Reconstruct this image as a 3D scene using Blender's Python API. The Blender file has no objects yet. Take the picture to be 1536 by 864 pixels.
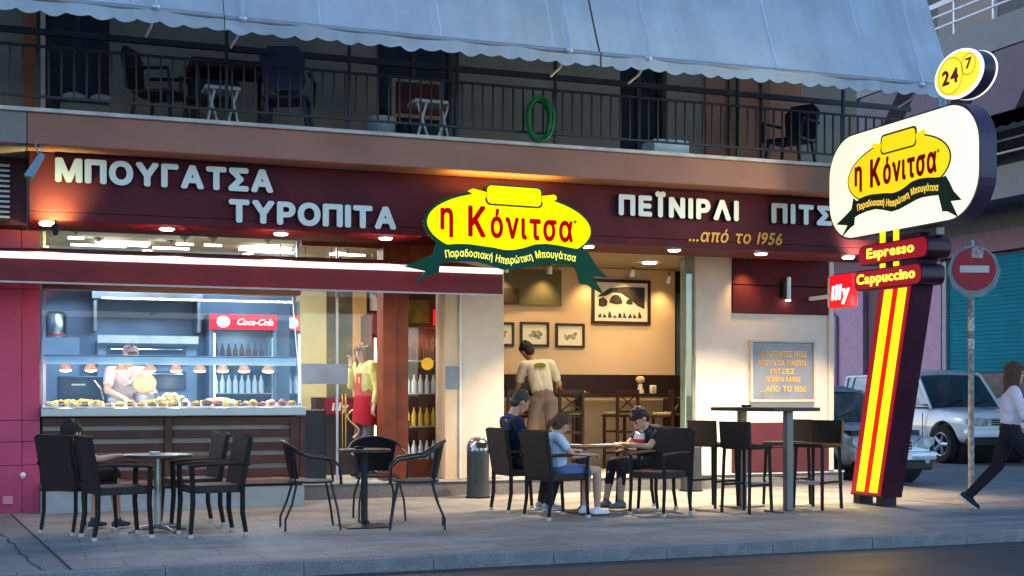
import bpy, bmesh, math, random
from mathutils import Vector, Matrix, noise
from mathutils.geometry import delaunay_2d_cdt, tessellate_polygon
random.seed(7)
S = bpy.context.scene
C = S.collection
rad = math.radians
# ------------------------------------------------------------------ camera
cam_d = bpy.data.cameras.new("camera"); cam = bpy.data.objects.new("camera", cam_d); C.objects.link(cam)
cam.location = (0, 0, 1.25); cam.rotation_euler = (rad(90), 0, rad(-20.4))
cam_d.sensor_width = 36; cam_d.lens = 46.875; cam_d.shift_y = 158 / 1536
cam_d.clip_start = 0.05; cam_d.clip_end = 2000
S.camera = cam
# ------------------------------------------------------------------ dusk sky, weak sun, exposure
SUN_EL, SUN_AZ = 22.0, 150.0
w = bpy.data.worlds.new("World"); S.world = w; w.use_nodes = True
nt = w.node_tree; bg = nt.nodes["Background"]
sky = nt.nodes.new("ShaderNodeTexSky"); sky.sky_type = 'NISHITA'; sky.sun_disc = False
sky.sun_elevation = rad(SUN_EL); sky.sun_rotation = rad(-45); sky.ozone_density = 3.5; sky.air_density = 1.0; sky.dust_density = 0.3
nt.links.new(sky.outputs[0], bg.inputs[0]); bg.inputs[1].default_value = 0.15
sd = bpy.data.lights.new("sun", 'SUN'); sd.energy = 0.12; sd.angle = rad(12); sd.color = (1, .86, .72)
sun = bpy.data.objects.new("sun", sd); C.objects.link(sun)
az = rad(45); sv = Vector((-math.sin(az) * math.cos(rad(SUN_EL)), math.cos(az) * math.cos(rad(SUN_EL)), math.sin(rad(SUN_EL))))
sun.rotation_euler = sv.to_track_quat('Z', 'Y').to_euler(); sun.location = (-20, 30, 20)
S.view_settings.view_transform = 'Standard'; S.view_settings.look = 'None'; S.view_settings.gamma = 1
S.view_settings.exposure = 1.35
S.render.engine = 'CYCLES'
S.cycles.max_bounces = 6; S.cycles.transparent_max_bounces = 16; S.cycles.sample_clamp_indirect = 4

# ------------------------------------------------------------------ materials
MATS = {}
def M(name, col=(.5, .5, .5), rough=.6, metal=0, var=.12, scale=6, bump=0, bscale=60, emit=None, spec=.3, coat=0):
    if name in MATS: return MATS[name]
    m = bpy.data.materials.new(name); MATS[name] = m; m.use_nodes = True
    n = m.node_tree.nodes; l = m.node_tree.links; b = n["Principled BSDF"]
    b.inputs["Roughness"].default_value = rough; b.inputs["Metallic"].default_value = metal
    b.inputs["Specular IOR Level"].default_value = spec; b.inputs["Coat Weight"].default_value = coat
    tc = n.new("ShaderNodeTexCoord")
    if var:
        nz = n.new("ShaderNodeTexNoise"); nz.inputs["Scale"].default_value = scale; nz.inputs["Detail"].default_value = 6
        l.new(tc.outputs["Object"], nz.inputs["Vector"])
        cr = n.new("ShaderNodeValToRGB"); cr.color_ramp.elements[0].position = .3; cr.color_ramp.elements[1].position = .7
        cr.color_ramp.elements[0].color = (*[c * (1 - var) for c in col], 1)
        cr.color_ramp.elements[1].color = (*[min(1, c * (1 + var)) for c in col], 1)
        l.new(nz.outputs["Fac"], cr.inputs[0]); l.new(cr.outputs[0], b.inputs["Base Color"])
        mr = n.new("ShaderNodeMapRange"); mr.inputs[3].default_value = max(.02, rough - .08); mr.inputs[4].default_value = min(1, rough + .08)
        l.new(nz.outputs["Fac"], mr.inputs[0]); l.new(mr.outputs[0], b.inputs["Roughness"])
    else: b.inputs["Base Color"].default_value = (*col, 1)
    if bump:
        n2 = n.new("ShaderNodeTexNoise"); n2.inputs["Scale"].default_value = bscale; n2.inputs["Detail"].default_value = 5
        l.new(tc.outputs["Object"], n2.inputs["Vector"])
        bp = n.new("ShaderNodeBump"); bp.inputs["Strength"].default_value = bump; bp.inputs["Distance"].default_value = .01
        l.new(n2.outputs["Fac"], bp.inputs["Height"]); l.new(bp.outputs[0], b.inputs["Normal"])
    if emit:
        if emit[3] < 2.5: emit = (*emit[:3], emit[3] * .4)
        b.inputs["Emission Color"].default_value = (*emit[:3], 1); b.inputs["Emission Strength"].default_value = emit[3]
    return m
def glass(name, tint=(.9, .95, 1), refl=.12, rough=.02):
    m = bpy.data.materials.new(name); m.use_nodes = True; n = m.node_tree.nodes; l = m.node_tree.links
    n.remove(n["Principled BSDF"]); out = n["Material Output"]
    tr = n.new("ShaderNodeBsdfTransparent"); tr.inputs[0].default_value = (*tint, 1)
    gl = n.new("ShaderNodeBsdfGlossy"); gl.inputs["Roughness"].default_value = rough
    fr = n.new("ShaderNodeLayerWeight"); fr.inputs[0].default_value = .35
    ma = n.new("ShaderNodeMath"); ma.operation = 'MULTIPLY_ADD'; ma.inputs[1].default_value = .6; ma.inputs[2].default_value = refl; ma.use_clamp = True
    mx = n.new("ShaderNodeMixShader"); l.new(fr.outputs["Facing"], ma.inputs[0]); l.new(ma.outputs[0], mx.inputs[0])
    l.new(tr.outputs[0], mx.inputs[1]); l.new(gl.outputs[0], mx.inputs[2]); l.new(mx.outputs[0], out.inputs[0])
    return m
def weave(name, col, sc=55):
    m = M(name, col, .6, var=.25, scale=40, spec=.25); n = m.node_tree.nodes; l = m.node_tree.links; b = n["Principled BSDF"]
    tc = n.new("ShaderNodeTexCoord"); br = n.new("ShaderNodeTexBrick"); br.inputs["Scale"].default_value = sc
    br.inputs["Mortar Size"].default_value = .03; br.inputs["Color1"].default_value = (1, 1, 1, 1); br.inputs["Color2"].default_value = (.6, .6, .6, 1)
    br.inputs["Mortar"].default_value = (0, 0, 0, 1); br.inputs["Brick Width"].default_value = .8; br.inputs["Row Height"].default_value = .35
    mp = n.new("ShaderNodeMapping"); mp.inputs["Rotation"].default_value = (rad(90), 0, 0)
    ad = n.new("ShaderNodeVectorMath"); ad.operation = 'ADD'; sw = n.new("ShaderNodeSeparateXYZ"); cb = n.new("ShaderNodeCombineXYZ")
    mad = n.new("ShaderNodeMath"); l.new(tc.outputs["Object"], sw.inputs[0]); l.new(sw.outputs[0], mad.inputs[0]); l.new(sw.outputs[1], mad.inputs[1])
    l.new(mad.outputs[0], cb.inputs[0]); l.new(sw.outputs[2], cb.inputs[1]); l.new(cb.outputs[0], br.inputs["Vector"])
    bp = n.new("ShaderNodeBump"); bp.inputs["Strength"].default_value = .8; bp.inputs["Distance"].default_value = .006
    l.new(br.outputs["Color"], bp.inputs["Height"]); l.new(bp.outputs[0], b.inputs["Normal"])
    return m
def ground_mat(name, c1, c2, rough, tile=None, crack=0, fine=(90, .35), rvar=.1):
    m = M(name, c1, rough, var=0); n = m.node_tree.nodes; l = m.node_tree.links; b = n["Principled BSDF"]
    tc = n.new("ShaderNodeTexCoord")
    a = n.new("ShaderNodeTexNoise"); a.inputs["Scale"].default_value = .55; a.inputs["Detail"].default_value = 8; a.inputs["Roughness"].default_value = .65
    f = n.new("ShaderNodeTexNoise"); f.inputs["Scale"].default_value = fine[0]; f.inputs["Detail"].default_value = 4
    st = n.new("ShaderNodeMapping"); st.inputs["Scale"].default_value = (.6, 3.2, 1)
    l.new(tc.outputs["Object"], st.inputs[0]); l.new(st.outputs[0], a.inputs["Vector"]); l.new(tc.outputs["Object"], f.inputs["Vector"])
    cr = n.new("ShaderNodeValToRGB"); cr.color_ramp.elements[0].position = .35; cr.color_ramp.elements[1].position = .65
    cr.color_ramp.elements[0].color = (*c1, 1); cr.color_ramp.elements[1].color = (*c2, 1); l.new(a.outputs["Fac"], cr.inputs[0])
    mx = n.new("ShaderNodeMixRGB"); mx.blend_type = 'OVERLAY'; mx.inputs[0].default_value = fine[1]; l.new(cr.outputs[0], mx.inputs[1]); l.new(f.outputs["Fac"], mx.inputs[2])
    col = mx.outputs[0]; h = f.outputs["Fac"]
    # blotches: gum, drips
    v = n.new("ShaderNodeTexVoronoi"); v.inputs["Scale"].default_value = 3.1; l.new(tc.outputs["Object"], v.inputs["Vector"])
    vr = n.new("ShaderNodeValToRGB"); vr.color_ramp.elements[0].position = .05; vr.color_ramp.elements[1].position = .09
    vr.color_ramp.elements[0].color = (.72, .72, .72, 1); l.new(v.outputs["Distance"], vr.inputs[0])
    m3 = n.new("ShaderNodeMixRGB"); m3.blend_type = 'MULTIPLY'; m3.inputs[0].default_value = .8; l.new(col, m3.inputs[1]); l.new(vr.outputs[0], m3.inputs[2]); col = m3.outputs[0]
    wn_ = n.new("ShaderNodeTexNoise"); wn_.inputs["Scale"].default_value = 1.7; wn_.inputs["Detail"].default_value = 10; wn_.inputs["Roughness"].default_value = .75; wn_.inputs["Distortion"].default_value = .6; l.new(tc.outputs["Object"], wn_.inputs["Vector"])
    wr_ = n.new("ShaderNodeValToRGB"); wr_.color_ramp.elements[0].position = .42; wr_.color_ramp.elements[1].position = .55; wr_.color_ramp.elements[0].color = (.62, .60, .58, 1); wr_.color_ramp.elements[1].color = (1.0, 1.0, 1.0, 1); l.new(wn_.outputs["Fac"], wr_.inputs[0])
    m5 = n.new("ShaderNodeMixRGB"); m5.blend_type = 'MULTIPLY'; m5.inputs[0].default_value = .6; l.new(col, m5.inputs[1]); l.new(wr_.outputs[0], m5.inputs[2]); col = m5.outputs[0]
    if tile:
        br = n.new("ShaderNodeTexBrick"); br.inputs["Scale"].default_value = 1; br.inputs["Brick Width"].default_value = tile[0]; br.inputs["Row Height"].default_value = tile[1]
        br.inputs["Mortar Size"].default_value = .006; br.inputs["Mortar Smooth"].default_value = .4; br.inputs["Color1"].default_value = (1, 1, 1, 1); br.inputs["Color2"].default_value = (.84, .86, .88, 1); br.inputs["Mortar"].default_value = (.32, .32, .32, 1)
        l.new(tc.outputs["Object"], br.inputs["Vector"])
        m4 = n.new("ShaderNodeMixRGB"); m4.blend_type = 'MULTIPLY'; m4.inputs[0].default_value = .75; l.new(col, m4.inputs[1]); l.new(br.outputs[0], m4.inputs[2]); col = m4.outputs[0]
    l.new(col, b.inputs["Base Color"])
    mr = n.new("ShaderNodeMapRange"); mr.inputs[1].default_value = .3; mr.inputs[2].default_value = .7; mr.inputs[3].default_value = rough - rvar; mr.inputs[4].default_value = rough + rvar
    l.new(a.outputs["Fac"], mr.inputs[0]); l.new(mr.outputs[0], b.inputs["Roughness"])
    bp = n.new("ShaderNodeBump"); bp.inputs["Strength"].default_value = .5; bp.inputs["Distance"].default_value = .006
    l.new(h, bp.inputs["Height"]); l.new(bp.outputs[0], b.inputs["Normal"])
    return m

# ------------------------------------------------------------------ mesh helpers
def nb(): return bmesh.new()
def bx(bm, x0, x1, y0, y1, z0, z1, bev=0, mat=0):
    r = bmesh.ops.create_cube(bm, size=1); vs = r['verts']
    for v in vs: v.co = Vector(((x0 + x1) / 2 + v.co.x * (x1 - x0), (y0 + y1) / 2 + v.co.y * (y1 - y0), (z0 + z1) / 2 + v.co.z * (z1 - z0)))
    if bev:
        es = list({e for v in vs for e in v.link_edges}); bmesh.ops.bevel(bm, geom=es, offset=bev, segments=2, affect='EDGES', profile=.5)
    return bm
def tube(bm, pts, r, seg=8, cap=True, closed=False):
    pts = [Vector(p) for p in pts]; rs = r if isinstance(r, (list, tuple)) else [r] * len(pts); rings = []; n = len(pts); up = None
    for i, p in enumerate(pts):
        if closed: d = (pts[(i + 1) % n] - pts[i - 1]).normalized()
        else: d = (pts[min(i + 1, n - 1)] - pts[max(i - 1, 0)]).normalized()
        if up is None: up = Vector((0, 0, 1)) if abs(d.z) < .9 else Vector((1, 0, 0))
        a = d.cross(up); a = a.normalized() if a.length > 1e-5 else Vector((1, 0, 0)); bb = a.cross(d).normalized(); up = bb
        rings.append([bm.verts.new(p + (a * math.cos(t) + bb * math.sin(t)) * rs[i]) for t in [2 * math.pi * k / seg for k in range(seg)]])
    for i in range(n if closed else n - 1):
        A, B = rings[i], rings[(i + 1) % n]
        for k in range(seg): bm.faces.new((A[k], A[(k + 1) % seg], B[(k + 1) % seg], B[k]))
    if cap and not closed: bm.faces.new(rings[0][::-1]); bm.faces.new(rings[-1])
    return bm
def cyl(bm, c, r, z0, z1, seg=24, r2=None): return tube(bm, [(c[0], c[1], z0), (c[0], c[1], z1)], [r, r if r2 is None else r2], seg)
def lathe(bm, c, prof, seg=24):
    rings = []
    for r, z in prof: rings.append([bm.verts.new((c[0] + r * math.cos(2 * math.pi * k / seg), c[1] + r * math.sin(2 * math.pi * k / seg), z + c[2])) for k in range(seg)])
    for A, B in zip(rings, rings[1:]):
        for k in range(seg): bm.faces.new((A[k], A[(k + 1) % seg], B[(k + 1) % seg], B[k]))
    bm.faces.new(rings[0][::-1]); bm.faces.new(rings[-1]); return bm
def ell(bm, c, r, rot=None, sub=2):
    m = Matrix.Translation(Vector(c)) @ (rot.to_4x4() if rot else Matrix()) @ Matrix.Diagonal((*r, 1))
    bmesh.ops.create_icosphere(bm, subdivisions=sub, radius=1, matrix=m); return bm
def capsule(bm, a, b, ra, rb):
    a, b = Vector(a), Vector(b); tube(bm, [a, b], [ra, rb], 12); ell(bm, a, (ra,) * 3); ell(bm, b, (rb,) * 3); return bm
class Fr:
    def __init__(s, O, U, V): s.O, s.U, s.V = Vector(O), Vector(U).normalized(), Vector(V); s.N = s.U.cross(s.V).normalized()
    def __call__(s, u, v, n=0): return s.O + s.U * u + s.V * v + s.N * n
def plate(bm, pts, fr, n0, n1):
    A = [bm.verts.new(fr(u, v, n1)) for u, v in pts]; B = [bm.verts.new(fr(u, v, n0)) for u, v in pts]
    for T3 in tessellate_polygon([[Vector((u, v, 0)) for u, v in pts]]): bm.faces.new([A[i] for i in T3]); bm.faces.new([B[i] for i in T3[::-1]])
    for i in range(len(A)): bm.faces.new((A[i], B[i], B[(i + 1) % len(A)], A[(i + 1) % len(A)]))
    return bm
def obj(name, bm, mat, parent=None, local=False, smooth=None, kind=None, label=None):
    bmesh.ops.recalc_face_normals(bm, faces=bm.faces)
    me = bpy.data.meshes.new(name); bm.to_mesh(me); bm.free()
    for m in (mat if isinstance(mat, (list, tuple)) else [mat]): me.materials.append(m)
    o = bpy.data.objects.new(name, me); C.objects.link(o)
    if smooth is not None:
        me.polygons.foreach_set("use_smooth", [True] * len(me.polygons))
        if smooth: me.set_sharp_from_angle(angle=rad(smooth))
    if parent:
        o.parent = parent
        if not local: o.location = -wloc(parent)
    if kind: o["kind"] = kind
    if label: o["label"] = label
    return o
def wloc(o):
    v = Vector(o.location)
    while o.parent: o = o.parent; v += Vector(o.location)
    return v
def thing(name, label, cat, loc=(0, 0, 0), rz=0, group=None):
    o = bpy.data.objects.new(name, None); C.objects.link(o); o.location = loc; o.rotation_euler = (0, 0, rz)
    o.empty_display_size = .1; return tag(o, label, cat, group)
def tag(o, label, cat, group=None):
    o["label"] = label; o["category"] = cat
    if group: o["group"] = group
    return o
def copy_tree(o, parent=None):
    c = o.copy(); C.objects.link(c); c.parent = parent
    for ch in list(o.children): copy_tree(ch, c)
    return c
def dup(o, loc, rz, label, group=None):
    c = copy_tree(o); c.location = loc; c.rotation_euler = (0, 0, rz); c["label"] = label
    if group: c["group"] = group
    return c
def lamp(parent, typ, loc, e, col, aim=None, size=.1, angle=120, blend=.6, sy=None):
    d = bpy.data.lights.new("light", typ); d.energy = e; d.color = col
    if typ == 'SPOT': d.spot_size = rad(angle); d.spot_blend = blend; d.shadow_soft_size = size
    elif typ == 'AREA':
        d.size = size
        if sy: d.shape = 'RECTANGLE'; d.size_y = sy
    else: d.shadow_soft_size = size
    o = bpy.data.objects.new("light", d); C.objects.link(o); o.parent = parent; o.location = Vector(loc) - wloc(parent)
    if aim: o.rotation_euler = (Vector(aim) - Vector(loc)).to_track_quat('-Z', 'Y').to_euler()
    return o
# text
_g = {}
def glyph(ch, off, ext):     # outline of the built-in font, thickened by off and filled by winding number
    k = (ch, off, ext)
    if k in _g: return _g[k]
    cu = bpy.data.curves.new("t", 'FONT'); cu.body = ch; cu.size = 1; cu.resolution_u = 3; cu.fill_mode = 'NONE'
    o = bpy.data.objects.new("t", cu); C.objects.link(o); dg = bpy.context.evaluated_depsgraph_get(); dg.update()
    me = bpy.data.meshes.new_from_object(o.evaluated_get(dg)); P = [v.co.xy.copy() for v in me.vertices]; nx = {}
    for e in me.edges: nx.setdefault(e.vertices[0], []).append(e.vertices[1]); nx.setdefault(e.vertices[1], []).append(e.vertices[0])
    bpy.data.objects.remove(o); bpy.data.curves.remove(cu); bpy.data.meshes.remove(me)
    loops, seen = [], set()
    for s0 in range(len(P)):
        if s0 in seen or s0 not in nx: continue
        lp = [s0]; seen.add(s0); cur = s0 + 1 if s0 + 1 in nx[s0] else nx[s0][0]
        while cur not in seen:
            seen.add(cur); lp.append(cur); c2 = [q for q in nx[cur] if q not in seen]
            if not c2: break
            cur = cur + 1 if cur + 1 in c2 else c2[0]
        if len(lp) > 2: loops.append([P[q] for q in lp])
    V, E_, quads = [], [], []
    def addl(L):
        b0 = len(V); V.extend(L); E_.extend([(b0 + a, b0 + (a + 1) % len(L)) for a in range(len(L))])
    for L in loops:
        addl(L)
        if off:
            for a in range(len(L)):
                p, q = L[a], L[(a + 1) % len(L)]; d = q - p
                if d.length < 1e-5: continue
                d.normalize(); n_ = Vector((-d.y, d.x)) * off; ex = d * off * .42; quads.append([p - ex + n_, q + ex + n_, q + ex - n_, p - ex - n_])
    for q in quads: addl(q)
    ov, _, of, _, _, _ = delaunay_2d_cdt([Vector(v) for v in V], E_, [], 0, 1e-5)
    def wind(L, x, y):
        w_ = 0
        for a in range(len(L)):
            p, q = L[a - 1], L[a]
            if (p.y > y) != (q.y > y) and x < (q.x - p.x) * (y - p.y) / (q.y - p.y) + p.x: w_ += 1 if q.y > p.y else -1
        return w_
    tris = []
    for f in of:
        cx_ = sum(ov[a].x for a in f) / len(f); cy_ = sum(ov[a].y for a in f) / len(f)
        if sum(wind(L, cx_, cy_) for L in loops) != 0 or any(wind(q, cx_, cy_) for q in quads): tris.append(tuple(f))
    used = sorted({a for f in tris for a in f}); mp = {a: i_ for i_, a in enumerate(used)}; n = len(used); h = .5 if ext else 0
    vs = [Vector((ov[a].x, ov[a].y, h)) for a in used]; fs = [(tuple(mp[a] for a in f), 0) for f in tris]
    if ext:
        vs += [Vector((v.x, v.y, -.5)) for v in vs[:n]]; cnt = {}
        for f, _m in fs:
            for a in range(len(f)): e = (f[a], f[(a + 1) % len(f)]); cnt.setdefault((min(e), max(e)), []).append(e)
        fs += [((e[0][1], e[0][0], e[0][0] + n, e[0][1] + n), 1) for e in cnt.values() if len(e) == 1]
    _g[k] = (vs, fs); return _g[k]
def gbox(ch, off):
    vs, _ = glyph(ch, off, 0); xs = [v.x for v in vs]; ys = [v.y for v in vs]; return min(xs), max(xs), min(ys), max(ys)
def layout(txt, x0, x1, cap, off=.02, gap=.11, space=.4):
    s = cap / (gbox('Η', off)[3]); W = 0; n = 0
    for ch in txt:
        if ch == ' ': W += space * cap
        else: b = gbox(ch, off); W += (b[1] - b[0]) * s
    g = gap * cap; tot = W + g * (len(txt) - 1); kx = (x1 - x0) / tot; out = []; x = x0
    for ch in txt:
        if ch == ' ': x += (space * cap + g) * kx; continue
        b = gbox(ch, off); out.append((ch, x - b[0] * s * kx, s * kx, s)); x += ((b[1] - b[0]) * s + g) * kx
    return out
def addch(bm, ch, fr, xo, yo, sx, sy, n0, depth, off, shear=0, rot=0, split=False):
    vs, fs = glyph(ch, off, .5 if depth else 0); c, s_ = math.cos(rot), math.sin(rot); V = []
    for v in vs:
        x, y = v.x * sx + v.y * sy * shear, v.y * sy
        x, y = x * c - y * s_, x * s_ + y * c
        V.append(bm.verts.new(fr(xo + x, yo + y, n0 + (v.z + .5) * depth if depth else n0)))
    for f, m in fs:
        try: nf = bm.faces.new([V[i] for i in f]); nf.material_index = m if split else 0
        except ValueError: pass
def text(parent, name, txt, fr, x0, x1, base, cap, n0, depth, mat, off=.02, gap=.11, shear=0, path=None, each=False, local=False):
    L = layout(txt, x0, x1, cap, off, gap); res = []
    bm = None if each else nb()
    for ch, xo, sx, sy in L:
        b = nb() if each else bm
        y = base; r = 0
        if path: y = base + path(xo); r = math.atan((path(xo + .01) - path(xo - .01)) / .02)
        addch(b, ch, fr, xo, y, sx, sy, n0, depth, off, shear, r, split=isinstance(mat, (list, tuple)))
        if each: res.append(obj(name, b, mat, parent, local))
    if not each: res.append(obj(name, bm, mat, parent, local))
    return res
def ellpts(cx, cy, rx, ry, n=64): return [(cx + rx * math.cos(2 * math.pi * k / n), cy + ry * math.sin(2 * math.pi * k / n)) for k in range(n)]
def rrect(x0, x1, y0, y1, r, n=8):
    P = []
    for cx, cy, a in ((x1 - r, y1 - r, 0), (x0 + r, y1 - r, 90), (x0 + r, y0 + r, 180), (x1 - r, y0 + r, 270)):
        for k in range(n + 1): t = rad(a + 90 * k / n); P.append((cx + r * math.cos(t), cy + r * math.sin(t)))
    return P

# ------------------------------------------------------------------ material set
cream = M('cream_plaster', (.62, .50, .36), .75, var=.06, bump=.15, bscale=25)
cream_w = M('cream_panel', (.66, .58, .49), .6, var=.05, bump=.1, bscale=20)
maroon = M('maroon_panel', (.10, .020, .028), .6, var=.2, scale=2.5, spec=.1)
slab_m = M('slab_paint', (.34, .16, .115), .8, var=.14, scale=1.5, bump=.2, bscale=14)
slab_g = M('slab_grey_paint', (.25, .22, .21), .8, var=.14, scale=1.5)
slab_lip = M('slab_lip', (.55, .50, .48), .6, var=.2)
upw = M('upper_wall_render', (.27, .23, .18), .85, var=.12, scale=2, bump=.2, bscale=20)
terra = M('terracotta_paint', (.40, .16, .09), .85, var=.12, scale=2)
blackm = M('black_iron', (.02, .021, .025), .45, var=.3)
dark = M('dark_void', (.012, .012, .014), .5, var=.2)
woodbr = M('brown_column', (.2, .045, .015), .4, var=.25, scale=5)
steel = M('stainless', (.36, .39, .42), .32, 1, var=.08, scale=4)
steelb = M('kitchen_steel', (.16, .22, .30), .42, .35, var=.14, scale=3)  # steelb: blue of sky reflected in the shop glass is put into its colour
white = M('white_plastic', (.8, .8, .78), .4, var=.03)
pinkw = M('pink_render', (.50, .065, .14), .55, var=.12, scale=1.6, bump=.1, bscale=30)
purpw = M('mauve_render', (.42, .25, .36), .8, var=.15, scale=.8)
teal = M('teal_shutter', (.01, .17, .24), .85, spec=.1, var=.12, scale=2)
conc = M('step_granite', (.16, .155, .16), .6, var=.2, scale=30)
tilef = M('shop_floor_tile', (.5, .43, .34), .3, var=.1)
G_win = glass('shop_glass', (.93, .96, .98), .04)
G_disp = glass('display_glass', (.76, .88, .97), .04)
G_door = glass('door_glass', (.93, .95, .95), .02)
chrome = M('chrome', (.7, .7, .72), .15, 1, var=0)
wick = weave('dark_wicker', (.022, .015, .014))
wickl = weave('worn_wicker', (.05, .034, .03))
legm = M('chair_leg', (.014, .010, .010), .6, var=.2, spec=.25)
glide = M('glide_cap', (.5, .5, .48), .5, var=.1)
alu_g = M('grey_metal', (.17, .17, .175), .4, .6, var=.1)

# ------------------------------------------------------------------ ground
road_m = ground_mat('asphalt', (.04, .042, .05), (.062, .063, .072), .5, fine=(140, .7), rvar=.12)
pave_m = ground_mat('pavement', (.20, .205, .21), (.35, .35, .335), .62, tile=(.5, .5), fine=(70, .6))
kerb_m = ground_mat('kerb_stone', (.17, .175, .18), (.25, .25, .25), .75, fine=(60, .6))
old_m = ground_mat('old_concrete', (.16, .17, .165), (.25, .26, .25), .75, fine=(50, .6))
side_m = ground_mat('side_street_asphalt', (.2, .205, .215), (.27, .275, .28), .6, fine=(120, .6))
cob_m = ground_mat('cobbles', (.24, .22, .2), (.34, .31, .28), .65, tile=(.1, .1), fine=(40, .8))
def sheet(name, pts, z, mat):
    bm = nb(); f = bm.faces.new([bm.verts.new((x, y, z)) for x, y in pts]); bmesh.ops.triangulate(bm, faces=[f]); return obj(name, bm, mat, kind='structure')
def solid(name, pts, z0, z1, mat, bev=0, kind='structure'):
    bm = nb(); plate(bm, pts, Fr((0, 0, 0), (1, 0, 0), (0, 1, 0)), z0, z1); return obj(name, bm, mat, kind=kind)
sheet('ground', [(-600, -600), (600, -600), (600, 600), (-600, 600)], -.112, M('earth', (.12, .11, .1), .9, scale=.2))
sheet('road', [(-80, -6), (120, -6), (120, 12.5), (-80, 12.5)], -.104, road_m)
sheet('side_street', [(10.9, 12.5), (19.2, 12.5), (19.2, 90), (10.9, 90)], -.1, side_m)
arc = [(11.15 - 1.5 + 1.5 * math.cos(t), 9.8 + 1.5 - 1.5 * math.sin(t)) for t in [rad(90 - 9 * k) for k in range(11)]]
solid('pavement', [(.38, 9.95), (9.65, 9.95)] + [(x - .12 * (x > 9.7), y + .13) for x, y in arc][1:] + [(11.0, 60), (-.04, 60), (-.04, 14.7)], -.3, 0, pave_m)
solid('old_pavement', [(-80, 9.95), (.36, 9.95), (-.05, 14.7), (-.05, 60), (-80, 60)], -.3, -.004, old_m)
sheet('cobbled_corner', [(9.9, 12.3), (10.95, 12.3), (10.95, 15.1), (10.5, 15.1), (9.6, 13.2)], .004, cob_m)
# kerb stones
k0 = None; xs = -6
i = 0; km = None
while xs < 9.6:
    if km is None:
        bm = nb(); bx(bm, .0015, .9985, 9.8, 9.945, -.25, .003, .006); km = obj('kerb_stone', bm, kerb_m, kind='structure'); km.location = (xs, 0, 0)
    else:
        o = km.copy(); C.objects.link(o); o.location = (xs, random.uniform(-.004, .004), random.uniform(-.004, .003))
    xs += 1.0
bm = nb()
pl = [(x, y) for x, y in arc] + [(11.15, 60)]
inn = [(x - .145 * math.cos(t), y + .145 * math.sin(t)) for (x, y), t in zip(arc, [rad(90 - 9 * k) for k in range(11)])] + [(11.005, 60)]
plate(bm, pl + inn[::-1], Fr((0, 0, 0), (1, 0, 0), (0, 1, 0)), -.25, .004); obj('corner_kerb', bm, kerb_m, kind='structure')
# crack in the old concrete at left
bm = nb(); pts = [(-.3, 13.6), (-.14, 12.75), (-.05, 12.1), (.01, 11.3), (.1, 10.6), (.19, 9.98)]
P = []
for (x0, y0), (x1, y1) in zip(pts, pts[1:]):
    for k in range(6): t = k / 6; P.append((x0 + (x1 - x0) * t + random.uniform(-.02, .02), y0 + (y1 - y0) * t, random.uniform(.004, .010)))
P.append((*pts[-1], .004))
Lf = [bm.verts.new((x - w_, y, .001)) for x, y, w_ in P]; Rt = [bm.verts.new((x + w_, y, .001)) for x, y, w_ in P]
for a in range(len(P) - 1): bm.faces.new((Lf[a], Rt[a], Rt[a + 1], Lf[a + 1]))
obj('pavement_crack', bm, M('crack_dirt', (.06, .06, .06), .9), kind='structure')
bm = nb(); plate(bm, [(.362, 9.95), (.374, 9.95), (-.04, 14.7), (-.05, 14.7)], Fr((0, 0, 0), (1, 0, 0), (0, 1, 0)), 0, .003); obj('pavement_joint', bm, M('crack_dirt'), kind='structure')

# ------------------------------------------------------------------ shop building
B = thing('shop_building', 'cream and maroon corner shop with flats above and a long balcony', 'building', (0, 15.5, 0))
def part(name, mat, *boxes, bev=0, parent=B, label=None, smooth=None):
    bm = nb()
    for b in boxes: bx(bm, *b, bev)
    return obj(name, bm, mat, parent, label=label, smooth=smooth)
part('step', conc, (3.06, 10.6, 15.5, 15.7, -.05, .17), bev=.01)
part('step_tread', M('tread_marble', (.5, .48, .45), .35), (3.06, 10.6, 15.48, 15.8, .172, .2), bev=.004)
part('shop_floor', tilef, (.26, 10.2, 15.8, 22, -.05, .198))
ceil = M('shop_ceiling', (.34, .27, .15), .8, var=.03)
part('ceiling', ceil, (.26, 10.3, 14.16, 19.4, 3.06, 3.2))
part('soffit_edge', maroon, (.12, 10.38, 14.0, 14.9, 2.97, 3.055), bev=.006)
part('fascia', maroon, (.12, 10.38, 14.0, 14.14, 3.058, 3.64), bev=.006)
part('balcony_slab', slab_m, (.1, 10.7, 13.6, 15.18, 3.645, 3.95), bev=.012)
part('slab_lip', slab_lip, (-4, 10.72, 13.56, 13.8, 3.952, 3.99), bev=.006)
part('balcony_slab', slab_g, (-4, .095, 13.6, 15.18, 3.645, 3.95), bev=.012, label='grey stretch of the balcony slab at the left end')
part('balcony_floor', slab_g, (-4, 10.7, 13.81, 15.18, 3.952, 3.97))
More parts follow.
